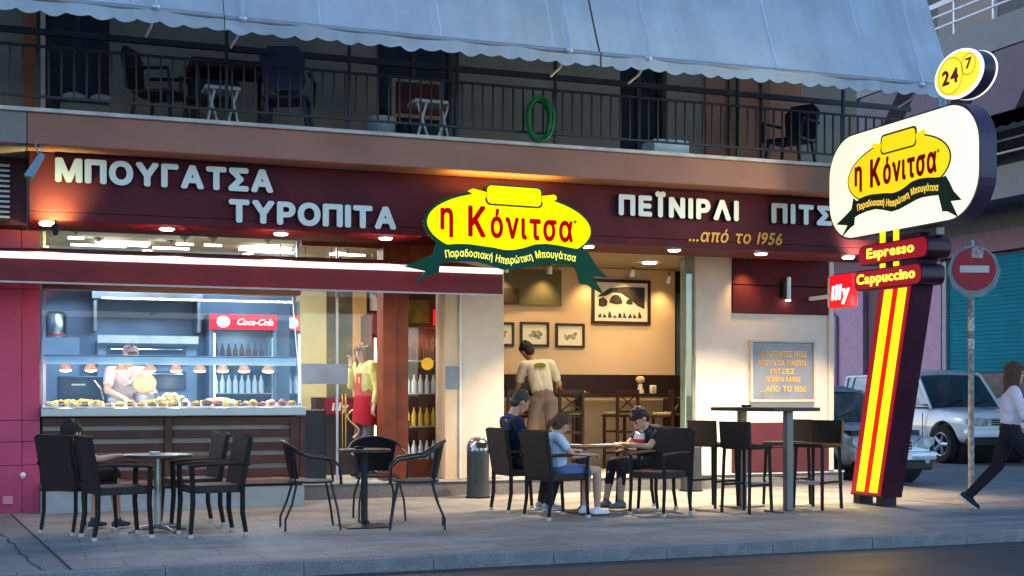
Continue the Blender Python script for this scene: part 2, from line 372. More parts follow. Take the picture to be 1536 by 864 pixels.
# upper wall segments with openings (dark balcony doors)
op = [(.3, .96), (3.96, 4.93), (7.1, 7.75)]
x = -4
segs = []
for a, b_ in op: segs.append((x, a, 15.2, 15.5, 3.98, 6.7)); segs.append((a, b_, 15.2, 15.5, 6.15, 6.7)); x = b_
segs.append((x, 8.3, 15.2, 15.5, 3.98, 6.7))
for s_ in segs: part('upper_wall', upw, s_)
part('upper_wall', terra, (8.3, 9.72, 15.17, 15.5, 3.98, 6.7), label='terracotta painted bay of the upper wall')
part('upper_wall', upw, (9.72, 10.6, 15.2, 15.5, 3.98, 6.7))
part('wall_strip', M('brown_strip', (.2, .1, .05), .7), (8.62, 8.72, 15.13, 15.168, 3.98, 6.7)); part('wall_strip', M('brown_strip'), (9.1, 9.22, 15.13, 15.168, 3.98, 6.7))
part('wall_pier', M('rust_paint', (.36, .10, .04), .8, var=.2), (.08, .24, 15.1, 15.198, 3.98, 6.7))
part('drainpipe', M('cream_plaster'), (.245, .29, 15.08, 15.16, 3.98, 6.7))
dglass = M('dark_glass', (.01, .012, .018), .12, var=0)
for a, b_ in op:
    d = part('balcony_door', M('door_frame_brown', (.05, .035, .03), .5), (a, a + .06, 15.33, 15.4, 3.98, 6.15), (b_ - .06, b_, 15.33, 15.4, 3.98, 6.15), (a + .06, b_ - .06, 15.33, 15.4, 6.08, 6.15), ((a + b_) / 2 - .03, (a + b_) / 2 + .03, 15.33, 15.4, 3.98, 6.08))
    bm = nb(); bx(bm, a + .06, b_ - .06, 15.36, 15.37, 3.98, 6.08); obj('pane', bm, dglass, d, local=False)
for zz in (5.6, 5.75):
    part('wall_groove', M('groove', (.12, .1, .09), .9), (.97, 3.95, 15.185, 15.199, zz, zz + .012), (4.95, 7.09, 15.185, 15.199, zz, zz + .012))
part('upper_slab', slab_g, (-4, 10.7, 13.4, 15.5, 6.72, 7.05))
part('upper_wall_top', upw, (-4, 10.6, 15.2, 15.5, 7.06, 12))
part('roof', slab_g, (-4, 10.6, 15.5, 24, 11.8, 12))
part('side_wall', cream, (10.42, 10.6, 15.51, 24, 3.2, 11.8)); part('side_wall', cream, (10.35, 10.55, 15.81, 24, 0, 3.19)); part('rear_wall', upw, (-4, 10.4, 23.9, 24.1, 0, 11.8))
# right front wall, built in tiers
wallc = cream_w
part('front_wall', cream_w, (8.33, 8.86, 15.5, 15.8, .205, 3.055)); part('front_wall', cream_w, (8.86, 10.34, 15.5, 15.8, .86, 2.31))
part('cladding_panel', maroon, (8.865, 10.34, 15.47, 15.8, 2.315, 2.68), bev=.005); part('cladding_panel', maroon, (8.865, 10.34, 15.47, 15.8, 2.692, 3.05), bev=.005)
part('dado_panel', M('dado_maroon', (.075, .016, .022), .45), (8.86, 10.36, 15.47, 15.79, .205, .52), bev=.005); part('dado_panel', M('dado_maroon'), (8.86, 10.36, 15.47, 15.79, .53, .855), bev=.005)
part('corner_trim', cream_w, (10.345, 10.42, 15.46, 15.8, .205, 3.05), bev=.008)
# centre pillars
part('pilaster', cream, (4.9, 5.07, 15.5, 15.9, .205, 3.055)); part('pilaster_band', M('band_blue', (.22, .27, .33), .6), (4.895, 5.068, 15.485, 15.499, 1.31, 1.58))
part('trim_strip', M('trim_white', (.7, .7, .68), .4), (5.072, 5.1, 15.47, 15.9, .205, 3.055)); part('pillar', cream_w, (5.104, 5.66, 15.5, 15.95, .205, 3.055), bev=.01)
# timber columns around the entrance
part('column', woodbr, (4.12, 4.28, 15.5, 15.8, .205, 3.055), bev=.006); part('column', woodbr, (4.285, 4.45, 15.56, 16.0, .205, 3.055), bev=.006)
part('cornice_beam', woodbr, (4.46, 4.89, 15.56, 15.75, 2.78, 3.055), (3.15, 4.11, 15.56, 15.7, 2.99, 3.055))
part('niche_wall', M('niche_brown', (.12, .03, .02), .5), (4.46, 5.08, 16.9, 17.0, .2, 3.05), (5.2, 5.3, 15.96, 18.4, .2, 3.05))
# walls of the dining room and kitchen
peach = M('peach_wall', (.66, .47, .27), .7, var=.05, scale=2, bump=.08)
part('back_wall', peach, (5.31, 9.11, 17.6, 17.75, 1.5, 3.055)); part('back_wall', peach, (5.31, 9.11, 17.6, 17.75, .2, 1.24))
part('wainscot', M('wainscot_dark', (.028, .014, .012), .4), (5.31, 9.6, 17.56, 17.75, 1.245, 1.52), bev=.005)
part('side_opening', M('street_glass_blue', (.09, .14, .18), .25, var=.35, scale=1.2), (9.12, 9.62, 17.68, 17.72, 1.525, 2.72)); part('wall_end', dark, (9.12, 9.62, 17.62, 17.74, 2.725, 3.05), (9.63, 9.72, 15.81, 17.75, .2, 3.05))
part('olive_panel', M('olive_panel', (.13, .115, .05), .6), (6.2, 7.28, 17.55, 17.598, 2.5, 3.0)); part('vent', M('vent_brown', (.05, .03, .02), .6), (6.2, 6.62, 17.52, 17.548, 2.52, 2.72))
part('kitchen_wall', steelb, (.27, 3.62, 18.4, 18.5, .2, 3.055)); part('left_wall', steelb, (.2, .26, 15.3, 18.5, .2, 3.055))
yel = M('yellow_wall', (.50, .43, .22), .7, var=.06)
part('kitchen_wall', yel, (3.63, 4.05, 18.3, 18.5, .2, 3.055), label='yellow stretch of the inner wall behind the glass')
part('mirror_strip', M('mirror_brown', (.12, .10, .06), .25, .3, var=.4, scale=3), (4.055, 4.42, 18.32, 18.42, .2, 3.055)); part('kitchen_wall', M('orange_wall', (.68, .36, .12), .7), (4.425, 5.29, 18.3, 18.5, .2, 3.055))
# shop-front glazing above and beside the counter
fmet = M('frame_white_metal', (.5, .52, .54), .35, .5, var=.05)
wn = part('window_frame', fmet, (.27, .3, 15.2, 15.26, 1.15, 3.05), (3.02, 3.05, 15.2, 15.26, .2, 3.05))
bm = nb(); bx(bm, .3, 3.02, 15.225, 15.235, 2.56, 3.05); obj('pane', bm, G_win, wn)
dr = part('glass_door', fmet, (3.56, 3.585, 15.55, 15.58, .21, 2.98)); bm = nb(); bx(bm, 3.06, 3.56, 15.56, 15.572, .21, 2.98); obj('pane', bm, G_door, dr)
bm = nb(); bx(bm, 3.08, 3.70, 15.545, 15.556, 1.36, 1.60); obj('frosted_band', bm, M('frosted_blue', (.20, .25, .33), .5), dr)
gold = M('brass', (.65, .42, .12), .25, .9, var=0)
bm = nb(); tube(bm, [(3.75 + .07 * math.sin(t * 1.0) * (1 if True else 0), 15.5, .72 + .028 * k) for k, t in enumerate([math.pi * 2 * j / 12 for j in range(13)])], .012); tube(bm, [(3.66, 15.5, .55), (3.66, 15.5, 1.25)], .01); tube(bm, [(3.62, 15.5, .55), (3.62, 15.5, 1.25)], .008); obj('handle', bm, gold, dr, smooth=60)
bm = nb(); bx(bm, 3.59, 4.0, 15.56, 15.572, .21, 2.98); obj('pane', bm, G_door, dr)
gp = part('folding_glass_panel', M('green_edge', (.2, .28, .25), .3), (8.2, 8.215, 15.55, 15.57, .21, 3.05), (8.31, 8.325, 15.55, 15.9, .21, 3.05)); bm = nb(); bx(bm, 8.216, 8.3, 15.556, 15.566, .21, 3.05); obj('pane', bm, G_win, gp)
for (x0, x1) in ((7.9, 8.3),): pass
# ------------------------------------------------------------------ neighbour at left (pink)
N = thing('pink_building', 'magenta pink rendered shopfront at the left edge with louvre grille', 'building', (-2, 14.9, 0))
def npart(name, mat, *boxes, bev=0, label=None):
    bm = nb()
    for b in boxes: bx(bm, *b, bev)
    return obj(name, bm, mat, N, label=label)
zz = [(-.05, .495), (.5, .74), (.745, .965), (.97, 2.34), (2.345, 2.96)]
for a, b_ in zz: npart('wall_panel', pinkw, (-5, .05, 14.85, 15.4, a, b_), bev=.004)
for a, b_ in zz: npart('wall_panel', pinkw, (.055, .235, 14.88, 15.4, a, b_), bev=.004)
npart('upper_panel', M('maroon_dark', (.06, .012, .03), .5), (-5, .1, 14.5, 15.4, 2.965, 3.64))
gr = npart('louvre_grille', M('grille_back', (.03, .03, .035), .6), (-.75, -.09, 14.44, 14.498, 2.99, 3.6))
for k in range(11):
    bm = nb(); bx(bm, -.72, -.06, 14.40, 14.437, 3.02 + k * .052, 3.042 + k * .052); obj('slat', bm, M('grille_grey', (.42, .42, .46), .4, .3), gr)
s_ = npart('switch_box', white, (-.17, -.09, 14.8, 14.848, 2.66, 2.73)); bm = nb(); bx(bm, -.145, -.115, 14.79, 14.799, 2.68, 2.71); obj('button', bm, dark, s_)
npart('socket_cover', M('socket_pink', (.75, .25, .3), .4), (-.13, -.03, 14.82, 14.848, .1, .18))
t_ = npart('tap', chrome, (.05, .08, 14.78, 14.86, .36, .4)); bm = nb(); ell(bm, (.065, 14.77, .4), (.03, .03, .03)); obj('tap_knob', bm, white, t_)
# ------------------------------------------------------------------ counter and glass display
D = thing('display_counter', 'long brown slatted counter with stainless rim and tall tilted glass', 'display counter', (1.6, 14.9, 0))
def dpart(name, mat, *boxes, bev=0, parent=D, label=None):
    bm = nb()
    for b in boxes: bx(bm, *b, bev)
    return obj(name, bm, mat, parent, label=label)
dpart('plinth', M('plinth_grey', (.42, .42, .40), .6), (.24, 3.0, 14.68, 15.2, -.02, .23), bev=.008)
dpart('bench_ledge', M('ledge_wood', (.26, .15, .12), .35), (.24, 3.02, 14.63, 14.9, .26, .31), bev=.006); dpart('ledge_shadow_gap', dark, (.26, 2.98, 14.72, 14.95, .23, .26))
bwood = M('counter_wood', (.075, .026, .018), .42, var=.3, scale=5)
dpart('carcass', M('tan_panel', (.34, .28, .23), .6), (.26, 3.0, 14.93, 15.5, .31, .99))
for (xa, xb) in ((.26, 1.5), (1.6, 2.98)):
    for z in (.33, .475, .62, .765, .905):
        dpart('slat', bwood, (xa, xb - .0, 14.88, 14.93, z, z + (.088 if z < .9 else .085)), bev=.003)
dpart('post', bwood, (1.51, 1.59, 14.86, 14.94, .31, .99), bev=.004); dpart('post', bwood, (2.985, 3.04, 14.86, 15.5, .31, .99), bev=.004); dpart('post', bwood, (2.88, 2.98, 14.865, 14.878, .31, .99))
dpart('steel_rim', steel, (.24, 3.04, 14.78, 15.6, 1.0, 1.095), bev=.012); dpart('display_bed', M('bed_white', (.7, .72, .74), .35), (.26, 3.0, 14.82, 15.6, 1.097, 1.11))
bm = nb()
fr = Fr((0, 14.84, 1.1), (1, 0, 0), (0, .14, 1)); plate(bm, [(.26, 0), (3.0, 0), (2.93, 1.24), (.26, 1.24)], fr, -.008, 0); obj('front_glass', bm, G_disp, D)
bm = nb(); plate(bm, [(0, 0), (.7, 0), (.7, 1.2), (.13, 1.2)], Fr((3.0, 14.85, 1.1), (0, 1, 0), (0, 0, 1)), 0, .008); obj('side_glass', bm, G_disp, D)
dpart('glass_edge', M('glass_edge_blue', (.5, .7, .8), .15), (2.992, 3.006, 14.83, 14.85, 1.1, 1.12)); bm = nb(); tube(bm, [(3.0, 14.845, 1.1), (2.93, 15.015, 2.34)], .007); obj('glass_edge', bm, M('glass_edge_blue'), D)
dpart('glass_shelf', M('shelf_frost', (.72, .84, .95), .3, var=.15, scale=3), (.27, 2.96, 14.93, 15.5, 1.645, 1.655), (.27, 2.96, 14.93, 14.94, 1.56, 1.66))
for k in range(2): dpart('tier', M('bed_white'), (.27 + k * 1.4, 1.6 + k * 1.36, 15.22, 15.55, 1.115, 1.14))
# heat lamps in the display
hl = []
labs = ['leftmost', 'second from the left', 'third from the left', 'middle-left', 'middle', 'middle-right', 'third from the right', 'second from the right', 'rightmost']
hx = [.5, .76, 1.08, 1.38, 1.66, 1.92, 2.17, 2.41, 2.68]
for k, hxx in enumerate(hx):
    t = thing('heat_lamp', 'small warm heat lamp under the display shelf, %s of nine' % labs[k], 'heat lamp', (hxx, 15.15, 1.64), group='heat lamps under the display shelf')
    bm = nb(); lathe(bm, (0, 0, 0), [(.014, .0), (.022, -.05), (.07, -.125), (.078, -.14)], 16); obj('shade', bm, M('copper_shade', (.6, .25, .15), .3, .7), t, local=True, smooth=40)
    bm = nb(); ell(bm, (0, 0, -.142), (.062, .062, .016)); obj('bulb', bm, M('lamp_warm', (1, .8, .6), .5, var=0, emit=(1, .72, .5, 9)), t, local=True, smooth=60)
    if k % 2 == 0: lamp(t, 'POINT', (hxx, 15.1, 1.42), 4.5, (1, .78, .55), size=.05)
# food on display
gp_ = [M('pastry_gold', (.85, .38, .05), .6, var=.4, scale=25, bump=.5), M('pastry_pale', (.8, .6, .28), .6, var=.3, scale=25, bump=.5), M('pastry_brown', (.25, .09, .04), .6, var=.4, scale=25), M('pastry_red', (.6, .16, .1), .6, var=.3, scale=20)]
gl_ = ['golden baked pastry in the front row of the display', 'pale cream pastry in the front row of the display', 'dark chocolate pastry in the front row of the display', 'reddish glazed pastry in the front row of the display']
protos = []
for q in range(4):
    bm = nb(); ell(bm, (0, 0, .022), (.052, .04, .026), sub=3)
    for v in bm.verts: v.co += Vector((0, 0, 1)) * noise.noise(v.co * 35 + Vector((q * 9, 0, 0))) * .012
    o = obj('pastry', bm, gp_[q], smooth=60); tag(o, gl_[q], 'pastry', gl_[q].replace('pastry', 'pastries')); protos.append([o, False])
for row, y in enumerate((14.92, 15.04)):
    x = .33 + row * .05
    while x < 2.95:
        q = random.choice([0, 0, 1, 0, 2, 3] if x > 1.0 else [0, 0, 1]); pr = protos[q]
        if not pr[1]: o = pr[0]; pr[1] = True
        else: o = pr[0].copy(); C.objects.link(o)
        o.location = (x, y + random.uniform(-.01, .01), 1.112); o.rotation_euler = (0, 0, random.uniform(0, 3)); s = random.uniform(.8, 1.25); o.scale = (s, s, s * random.uniform(.8, 1.4))
        x += random.uniform(.1, .135)
for (cx, cy, rx, rz_, lb) in ((1.62, 15.3, .2, .11, 'tall heap of pale yellow pastries at the middle of the display'), (2.15, 15.3, .22, .05, 'low spread of pale yellow pastries right of the tall heap'), (.62, 15.3, .3, .035, 'flat tray of golden pie pieces at the left of the display')):
    bm = nb()
    for k in range(70):
        a, r_ = random.uniform(0, 6.28), math.sqrt(random.random()); p = Vector((cx + math.cos(a) * r_ * rx, cy + math.sin(a) * r_ * .1, 1.145 + (1 - r_ * r_) * rz_ * random.uniform(.6, 1)))
        ell(bm, p, (.032, .02, .016), Matrix.Rotation(random.uniform(0, 3), 3, 'Z'), 1)
    o = obj('pastry_heap', bm, gp_[1 if rx < .3 else 0], kind='stuff', smooth=60); tag(o, lb, 'pastries')
for k in range(11):
    x_ = .45 + k * .235; t = thing('price_tag', 'small dark price tag standing among the pastries, number %s from the left' % ['one', 'two', 'three', 'four', 'five', 'six', 'seven', 'eight', 'nine', 'ten', 'eleven'][k], 'price tag', (x_, 14.885, 1.112), group='small price tags along the front of the display')
    bm = nb(); plate(bm, [(-.03, 0), (.03, 0), (.03, .05), (-.03, .05)], Fr((0, 0, 0), (1, 0, 0), (0, .25, 1)), -.003, 0); obj('card', bm, M('tag_black', (.02, .02, .02), .5), t, local=True); bm = nb(); plate(bm, [(-.022, .018), (.022, .018), (.022, .034), (-.022, .034)], Fr((0, 0, 0), (1, 0, 0), (0, .25, 1)), .0, .0015); obj('writing', bm, M('tag_white', (.7, .7, .65), .6), t, local=True)
# ------------------------------------------------------------------ lower awning over the counter
A = thing('counter_awning', 'low maroon awning with a bright white front bar over the counter', 'awning', (2.2, 14.5, 2.5))
afab = M('maroon_canvas', (.30, .06, .065), .7, var=.12, scale=3, bump=.3, bscale=200)
def apart(name, bm, mat, **k): return obj(name, bm, mat, A, **k)
bm = nb(); fr_ = []
rows = [(13.66, 2.6), (14.1, 2.66), (14.6, 2.735), (15.05, 2.8)]
g = [[bm.verts.new((-.9 + 5.85 * i / 24, y, z - .012 * math.sin(math.pi * (y - 13.66) / 1.4) + .004 * math.sin(i * 1.9))) for i in range(25)] for y, z in rows]
for r_ in range(3):
    for i in range(24): bm.faces.new((g[r_][i], g[r_][i + 1], g[r_ + 1][i + 1], g[r_ + 1][i]))
bmesh.ops.solidify(bm, geom=bm.faces[:], thickness=.004); apart('canopy', bm, afab, smooth=50)
bm = nb(); bx(bm, -.9, 4.95, 13.57, 13.655, 2.545, 2.605, .012); apart('front_bar', bm, M('bar_glow_white', (.85, .85, .85), .35, var=.02, emit=(1, .93, .86, 1.1)))  # emission imitates lamplight falling on the bar, which is no lamp
bm = nb(); g = [[bm.verts.new((-.9 + 5.85 * i / 60, 13.61 + .006 * math.sin(i * .8), z)) for i in range(61)] for z in (2.543, 2.42, 2.325)]
for r_ in range(2):
    for i in range(60): bm.faces.new((g[r_][i], g[r_][i + 1], g[r_ + 1][i + 1], g[r_ + 1][i]))
bmesh.ops.solidify(bm, geom=bm.faces[:], thickness=.004); apart('valance', bm, afab, smooth=60)
bm = nb(); bx(bm, -.9, 4.96, 13.602, 13.62, 2.308, 2.326); apart('valance_hem', bm, M('hem_pale', (.6, .45, .42), .6))
bm = nb(); bx(bm, -.9, 4.95, 14.95, 15.15, 2.68, 2.79, .01); bx(bm, .26, 3.02, 14.96, 15.2, 2.36, 2.45, .01); apart('cassette', bm, M('cassette_brown', (.12, .05, .03), .5))
lamp(A, 'AREA', (2.6, 14.4, 2.5), 26, (1, .74, .48), aim=(2.6, 14.2, 0), size=3.4, sy=.08)  # added area light without a fixture, warms the ground below the awning
for xa in (-.6, 1.5, 4.8):
    bm = nb(); tube(bm, [(xa, 15.0, 2.66), (xa + .5 * (-1 if xa > 2 else 1), 14.3, 2.6), (xa, 13.66, 2.57)], .02); apart('arm', bm, M('frame_white_metal'))
# ------------------------------------------------------------------ large blue-white balcony awnings
can = M('canvas_pale_blue', (.70, .80, .90), .8, var=.09, scale=2.2, bump=.25, bscale=300)
_n = can.node_tree.nodes; _l = can.node_tree.links; _b = _n["Principled BSDF"]; _c = _b.inputs["Base Color"].links[0].from_socket
_t = _n.new("ShaderNodeTexCoord"); _m = _n.new("ShaderNodeMapping"); _m.inputs["Scale"].default_value = (9, 1, .5); _w = _n.new("ShaderNodeTexNoise"); _w.inputs["Scale"].default_value = 1.0; _w.inputs["Detail"].default_value = 7
_r = _n.new("ShaderNodeValToRGB"); _r.color_ramp.elements[0].position = .38; _r.color_ramp.elements[1].position = .6; _r.color_ramp.elements[0].color = (.8, .79, .77, 1); _x = _n.new("ShaderNodeMixRGB"); _x.blend_type = 'MULTIPLY'; _x.inputs[0].default_value = .3
_l.new(_t.outputs["Object"], _m.inputs[0]); _l.new(_m.outputs[0], _w.inputs["Vector"]); _l.new(_w.outputs["Fac"], _r.inputs[0]); _l.new(_c, _x.inputs[1]); _l.new(_r.outputs[0], _x.inputs[2]); _l.new(_x.outputs[0], _b.inputs["Base Color"])
alub = M('awning_tube', (.55, .58, .64), .35, .5, var=.05)
def bigawn(x0, x1, z, label, arms, dz=0):
    T = thing('balcony_awning', label, 'awning', (x0, 12.6, z), group='pale blue awnings along the balcony')
    n = max(4, int((x1 - x0) / .1)); bm = nb(); R = 14; G = []
    for r_ in range(R + 1):
        t = r_ / R; y = 12.5 + 1.05 * t; zz_ = z + 2.66 * t - .10 * math.sin(math.pi * t)
        G.append([bm.verts.new((x0 + (x1 - x0) * i / n, y + .01 * math.sin(i * .35 + r_ * .3), zz_ + dz * i / n * (1 - t))) for i in range(n + 1)])
    for r_ in range(R):
        for i in range(n): bm.faces.new((G[r_][i], G[r_][i + 1], G[r_ + 1][i + 1], G[r_ + 1][i]))
    bmesh.ops.solidify(bm, geom=bm.faces[:], thickness=.004); obj('canopy', bm, can, T, smooth=60)
    bm = nb(); tube(bm, [(x0, 12.49, z - .012), (x1, 12.49, z - .012 + dz)], .026, 12); obj('front_bar', bm, M('bar_bluegrey', (.30, .31, .34), .4, .3), T, smooth=60)
    bm = nb(); nn = int((x1 - x0) * 40); top, bot = [], []
    for i in range(nn + 1):
        x_ = x0 + (x1 - x0) * i / nn; ph = (x_ / .205) % 1; zb = z + dz * i / nn - .115 - (.036 + .012 * math.sin(int(x_ / .205) * 2.3)) * abs(math.sin(math.pi * ph)) ** .8; yy = 12.475 + .008 * math.sin(x_ * 9) + .006 * math.sin(x_ * 3.7 + 1)
        top.append(bm.verts.new((x_, yy, z - .02 + dz * i / nn))); bot.append(bm.verts.new((x_, yy + .008 * math.sin(x_ * 23), zb)))
    for i in range(nn): bm.faces.new((top[i], top[i + 1], bot[i + 1], bot[i]))
    bmesh.ops.solidify(bm, geom=bm.faces[:], thickness=.003); obj('valance', bm, can, T, smooth=60)
    xs_m = x0 + .9
    while xs_m < x1 - .3:
        bm = nb(); tube(bm, [(xs_m, 12.5 + 1.05 * t_ - .006, z + 2.66 * t_ - .10 * math.sin(math.pi * t_)) for t_ in [k_ / 10 for k_ in range(11)]], .005, 5); obj('seam', bm, can, T, smooth=60); xs_m += 1.2
    for xa in arms:
        bm = nb(); tube(bm, [(xa, 12.43, z + .0), (xa - .02, 12.9, z + 1.28), (xa - .03, 13.45, z + 2.62)], .017); ell(bm, (xa, 12.45, z - .01), (.04, .03, .035)); obj('arm', bm, alub, T, smooth=50)
        bm = nb(); tube(bm, [(xa, 12.47, z - .02), (xa - .03, 12.62, z - .15), (xa - .06, 12.8, z - .2)], .012); obj('elbow', bm, alub, T)
    return T
bigawn(-3.5, 1.80, 4.765, 'left pale blue balcony awning with scalloped edge, cut by the frame', [-1.5, 1.19], -.02)
bigawn(1.81, 5.60, 4.735, 'wide middle pale blue awning with scalloped edge above the yellow logo', [1.97, 5.25], 0)
bigawn(5.62, 10.02, 4.735, 'right pale blue awning ending beside the round yellow clock-like sign', [6.14, 9.55], .02)
# ------------------------------------------------------------------ balcony railing
Rr = thing('balcony_railing', 'black iron railing with thin balusters along the balcony edge', 'railing', (3, 13.65, 3.99))
def rpart(name, bm): return obj(name, bm, blackm, Rr)
bm = nb(); bx(bm, -3.9, 10.5, 13.9, 13.95, 4.78, 4.84); rpart('handrail', bm)
for z in (4.60, 4.115): bm = nb(); bx(bm, -3.9, 10.5, 13.64, 13.665, z - .012, z + .012); rpart('rail', bm)
for x_ in (-1.5, .2, 2.0, 3.27, 4.38, 4.46, 5.6, 7.9, 9.35): bm = nb(); bx(bm, x_ - .016, x_ + .016, 13.67, 13.7, 3.98, 5.6); rpart('post', bm)
pb = None; x_ = -3.8
while x_ < 10.4:
    if pb is None: bm = nb(); bx(bm, -.009, .009, -.009, .009, 4.12, 4.59); pb = obj('baluster', bm, blackm, Rr, local=True); o = pb
    else: o = pb.copy(); C.objects.link(o)
    o.location = Vector((x_, 13.652, 0)) - wloc(Rr); x_ += .117
# ------------------------------------------------------------------ things on the balcony
def garden_chair(loc, rz, col, label):
    t = thing('garden_chair', label, 'chair', loc, rz)
    bm = nb(); bx(bm, -.24, .24, -.22, .22, .38, .42, .01); obj('seat', bm, col, t, local=True)
    bm = nb(); b2 = [(-.2, .45), (.2, .45), (.24, .8), (.15, .9), (-.15, .9), (-.24, .8)]; plate(bm, b2, Fr((0, .24, 0), (1, 0, 0), (0, .12, 1)), 0, .03); obj('backrest', bm, col, t, local=True)
    for sx in (-1, 1):
        for sy in (-1, 1): bm = nb(); tube(bm, [(sx * .2, sy * .18, .38), (sx * .25, sy * .23, 0)], .022); obj('leg', bm, col, t, local=True)
        bm = nb(); tube(bm, [(sx * .25, -.22, .38), (sx * .27, -.2, .62), (sx * .26, .25, .64)], .02); obj('arm', bm, col, t, local=True)
    return t
dgreen = M('chair_dark_green', (.02, .03, .03), .5); 
garden_chair((1.42, 14.4, 3.975), rad(60), M('chair_black', (.012, .012, .016), .5), 'dark plastic garden chair with tilted back, leftmost on the balcony')
garden_chair((1.95, 14.55, 3.975), rad(-20), dgreen, 'dark garden chair behind the balcony table')
garden_chair((2.72, 14.2, 3.975), rad(160), M('chair_navy', (.03, .035, .07), .5), 'navy garden chair draped with a coloured cloth on the balcony')
garden_chair((9.0, 14.3, 3.975), rad(-60), M('chair_black'), 'dark folded garden chair at the right end of the balcony')
o = obj('cloth', ell(nb(), (2.72, 14.22, 4.62), (.2, .12, .2), sub=3), M('cloth_teal', (.04, .10, .10), .9, var=.7, scale=6), smooth=60); tag(o, 'red and teal cloth hung over the navy balcony chair', 'cloth')
t = thing('balcony_table', 'dark table with a red cover on the balcony', 'table', (2.15, 14.3, 3.975)); bm = nb(); bx(bm, -.45, .4, -.25, .3, .66, .76, .01); obj('tabletop', bm, M('table_red_dark', (.06, .012, .014), .7), t, local=True)
for sx in (-.38, .33):
    for sy in (-.2, .25): bm = nb(); bx(bm, sx - .02, sx + .02, sy - .02, sy + .02, 0, .658); obj('leg', bm, dark, t, local=True)
def stool(loc, label, h=.42, wd=.36, col=None):
    t = thing('balcony_stool', label, 'stool', loc); col = col or M('stool_grey', (.45, .47, .48), .5)
    bm = nb(); bx(bm, -wd / 2, wd / 2, -.16, .16, h - .04, h, .01); obj('seat', bm, col, t, local=True)
    for s1 in (-1, 1):
        bm = nb(); tube(bm, [(s1 * wd * .45, -.15, 0), (-s1 * wd * .1 + s1 * .12, -.15, h - .045)], .014); obj('leg', bm, col, t, local=True)
        bm = nb(); tube(bm, [(s1 * wd * .1, -.14, 0), (s1 * wd * .42, -.14, h - .045)], .014); obj('leg', bm, col, t, local=True)
stool((1.98, 13.95, 3.975), 'pale folding stool with crossed legs under the balcony table')
stool((4.24, 14.0, 3.975), 'white plastic stool stacked high before the middle balcony door', .46, .42, M('stool_white', (.6, .6, .58), .5))
t = thing('clothes_rack', 'brown wooden chair frame leaning behind the white balcony stool', 'chair', (4.25, 14.5, 3.975))
for x_ in (-.28, .28): bm = nb(); bx(bm, x_ - .02, x_ + .02, -.02, .02, 0, .82); obj('post', bm, M('rack_wood', (.35, .25, .15), .6), t, local=True)
for z in (.4, .8): bm = nb(); bx(bm, -.26, .26, -.02, .02, z - .02, z + .02); obj('rail', bm, M('rack_wood'), t, local=True)
bm = nb(); bx(bm, -.24, .24, -.01, .01, .42, .77); obj('backrest', bm, M('rack_red', (.10, .02, .02), .7), t, local=True)
t = thing('basket', 'grey basket on the balcony floor left of the white stool', 'basket', (3.72, 14.1, 3.975)); bm = nb(); lathe(bm, (0, 0, 0), [(.12, 0), (.17, .22), (.17, .27), (.15, .27)], 18); obj('bowl', bm, M('basket_grey', (.3, .32, .34), .6), t, local=True)
bm = nb()
for k in range(9):
    rx, rz_ = random.uniform(.11, .155), random.uniform(.2, .25); cx = random.uniform(-.015, .015); ph = random.uniform(0, .5)
    tube(bm, [(5.36 + cx + rx * math.sin(t), 13.6 - .012 * k + .012 * math.sin(3 * t + k), 4.24 + rz_ * math.cos(t)) for t in [2 * math.pi * j / 24 for j in range(24)]], .012, 6, closed=True)
o = obj('garden_hose', bm, M('hose_green', (.015, .16, .05), .35), smooth=60); tag(o, 'coiled dark green garden hose hung on the balcony railing', 'hose')
bm = nb(); bx(bm, 6.95, 7.42, 13.95, 14.3, 3.975, 4.22, .03); o = obj('laundry_basket', bm, M('basket_pale', (.55, .65, .75), .5), smooth=40); tag(o, 'pale blue laundry basket on the balcony below the right dark door', 'basket')
bm = nb(); bx(bm, .42, .92, 14.2, 14.6, 3.975, 4.2, .02); o = obj('storage_box', bm, M('box_olive', (.12, .12, .09), .6)); tag(o, 'low olive storage box on the balcony before the left dark door', 'box')
bm = nb(); ell(bm, (.55, 14.2, 4.25), (.12, .1, .05)); ell(bm, (.82, 14.2, 4.25), (.12, .1, .05)); o = obj('cushion', bm, M('cushion_grey', (.2, .22, .2), .9), smooth=60); tag(o, 'grey cushions lying on the olive box on the balcony', 'cushions')

# ------------------------------------------------------------------ fascia lettering
silver = M('letter_silver', (.56, .57, .53), .35, .25, var=.04); side_k = M('letter_side', (.03, .025, .03), .5)
F = Fr((0, 13.998, 0), (1, 0, 0), (0, 0, 1))
def word(txt, x0, x1, base, cap, label, off=.058, gap=.09, depth=.055, mat=None, shear=0, grp=None):
    t = thing('letter_sign', label, 'sign', (x0, 13.998, base))
    text(t, 'letter', txt, F, x0, x1, base, cap, .012, depth, mat or [silver, side_k], off, gap, shear, each=True); return t
word('ΜΠΟΥΓΑΤΣΑ', .36, 2.52, 3.36, .225, 'raised silver capitals ΜΠΟΥΓΑΤΣΑ, first line at the left end of the fascia')
word('ΤΥΡΟΠΙΤΑ', 2.06, 3.85, 3.035, .225, 'raised silver capitals ΤΥΡΟΠΙΤΑ, second line, left of the yellow oval logo')
word('ΠΕΪΝΙΡΛΙ', 6.49, 8.06, 3.315, .225, 'raised silver capitals ΠΕΪΝΙΡΛΙ right of the yellow oval logo', gap=.17)
word('ΠΙΤΣΕΣ', 8.51, 9.85, 3.315, .225, 'raised silver capitals ΠΙΤΣΕΣ partly behind the lit oval sign', gap=.17)
goldp = M('gold_print', (.62, .30, .06), .45, .2, var=.08)
t = thing('since_sign', 'gold slanted writing ...από το 1956 low on the maroon fascia', 'sign', (7.42, 13.998, 3.04)); text(t, 'lettering', '...από το 1956', F, 7.42, 8.68, 3.045, .15, .004, .008, goldp, .022, .12, .22)
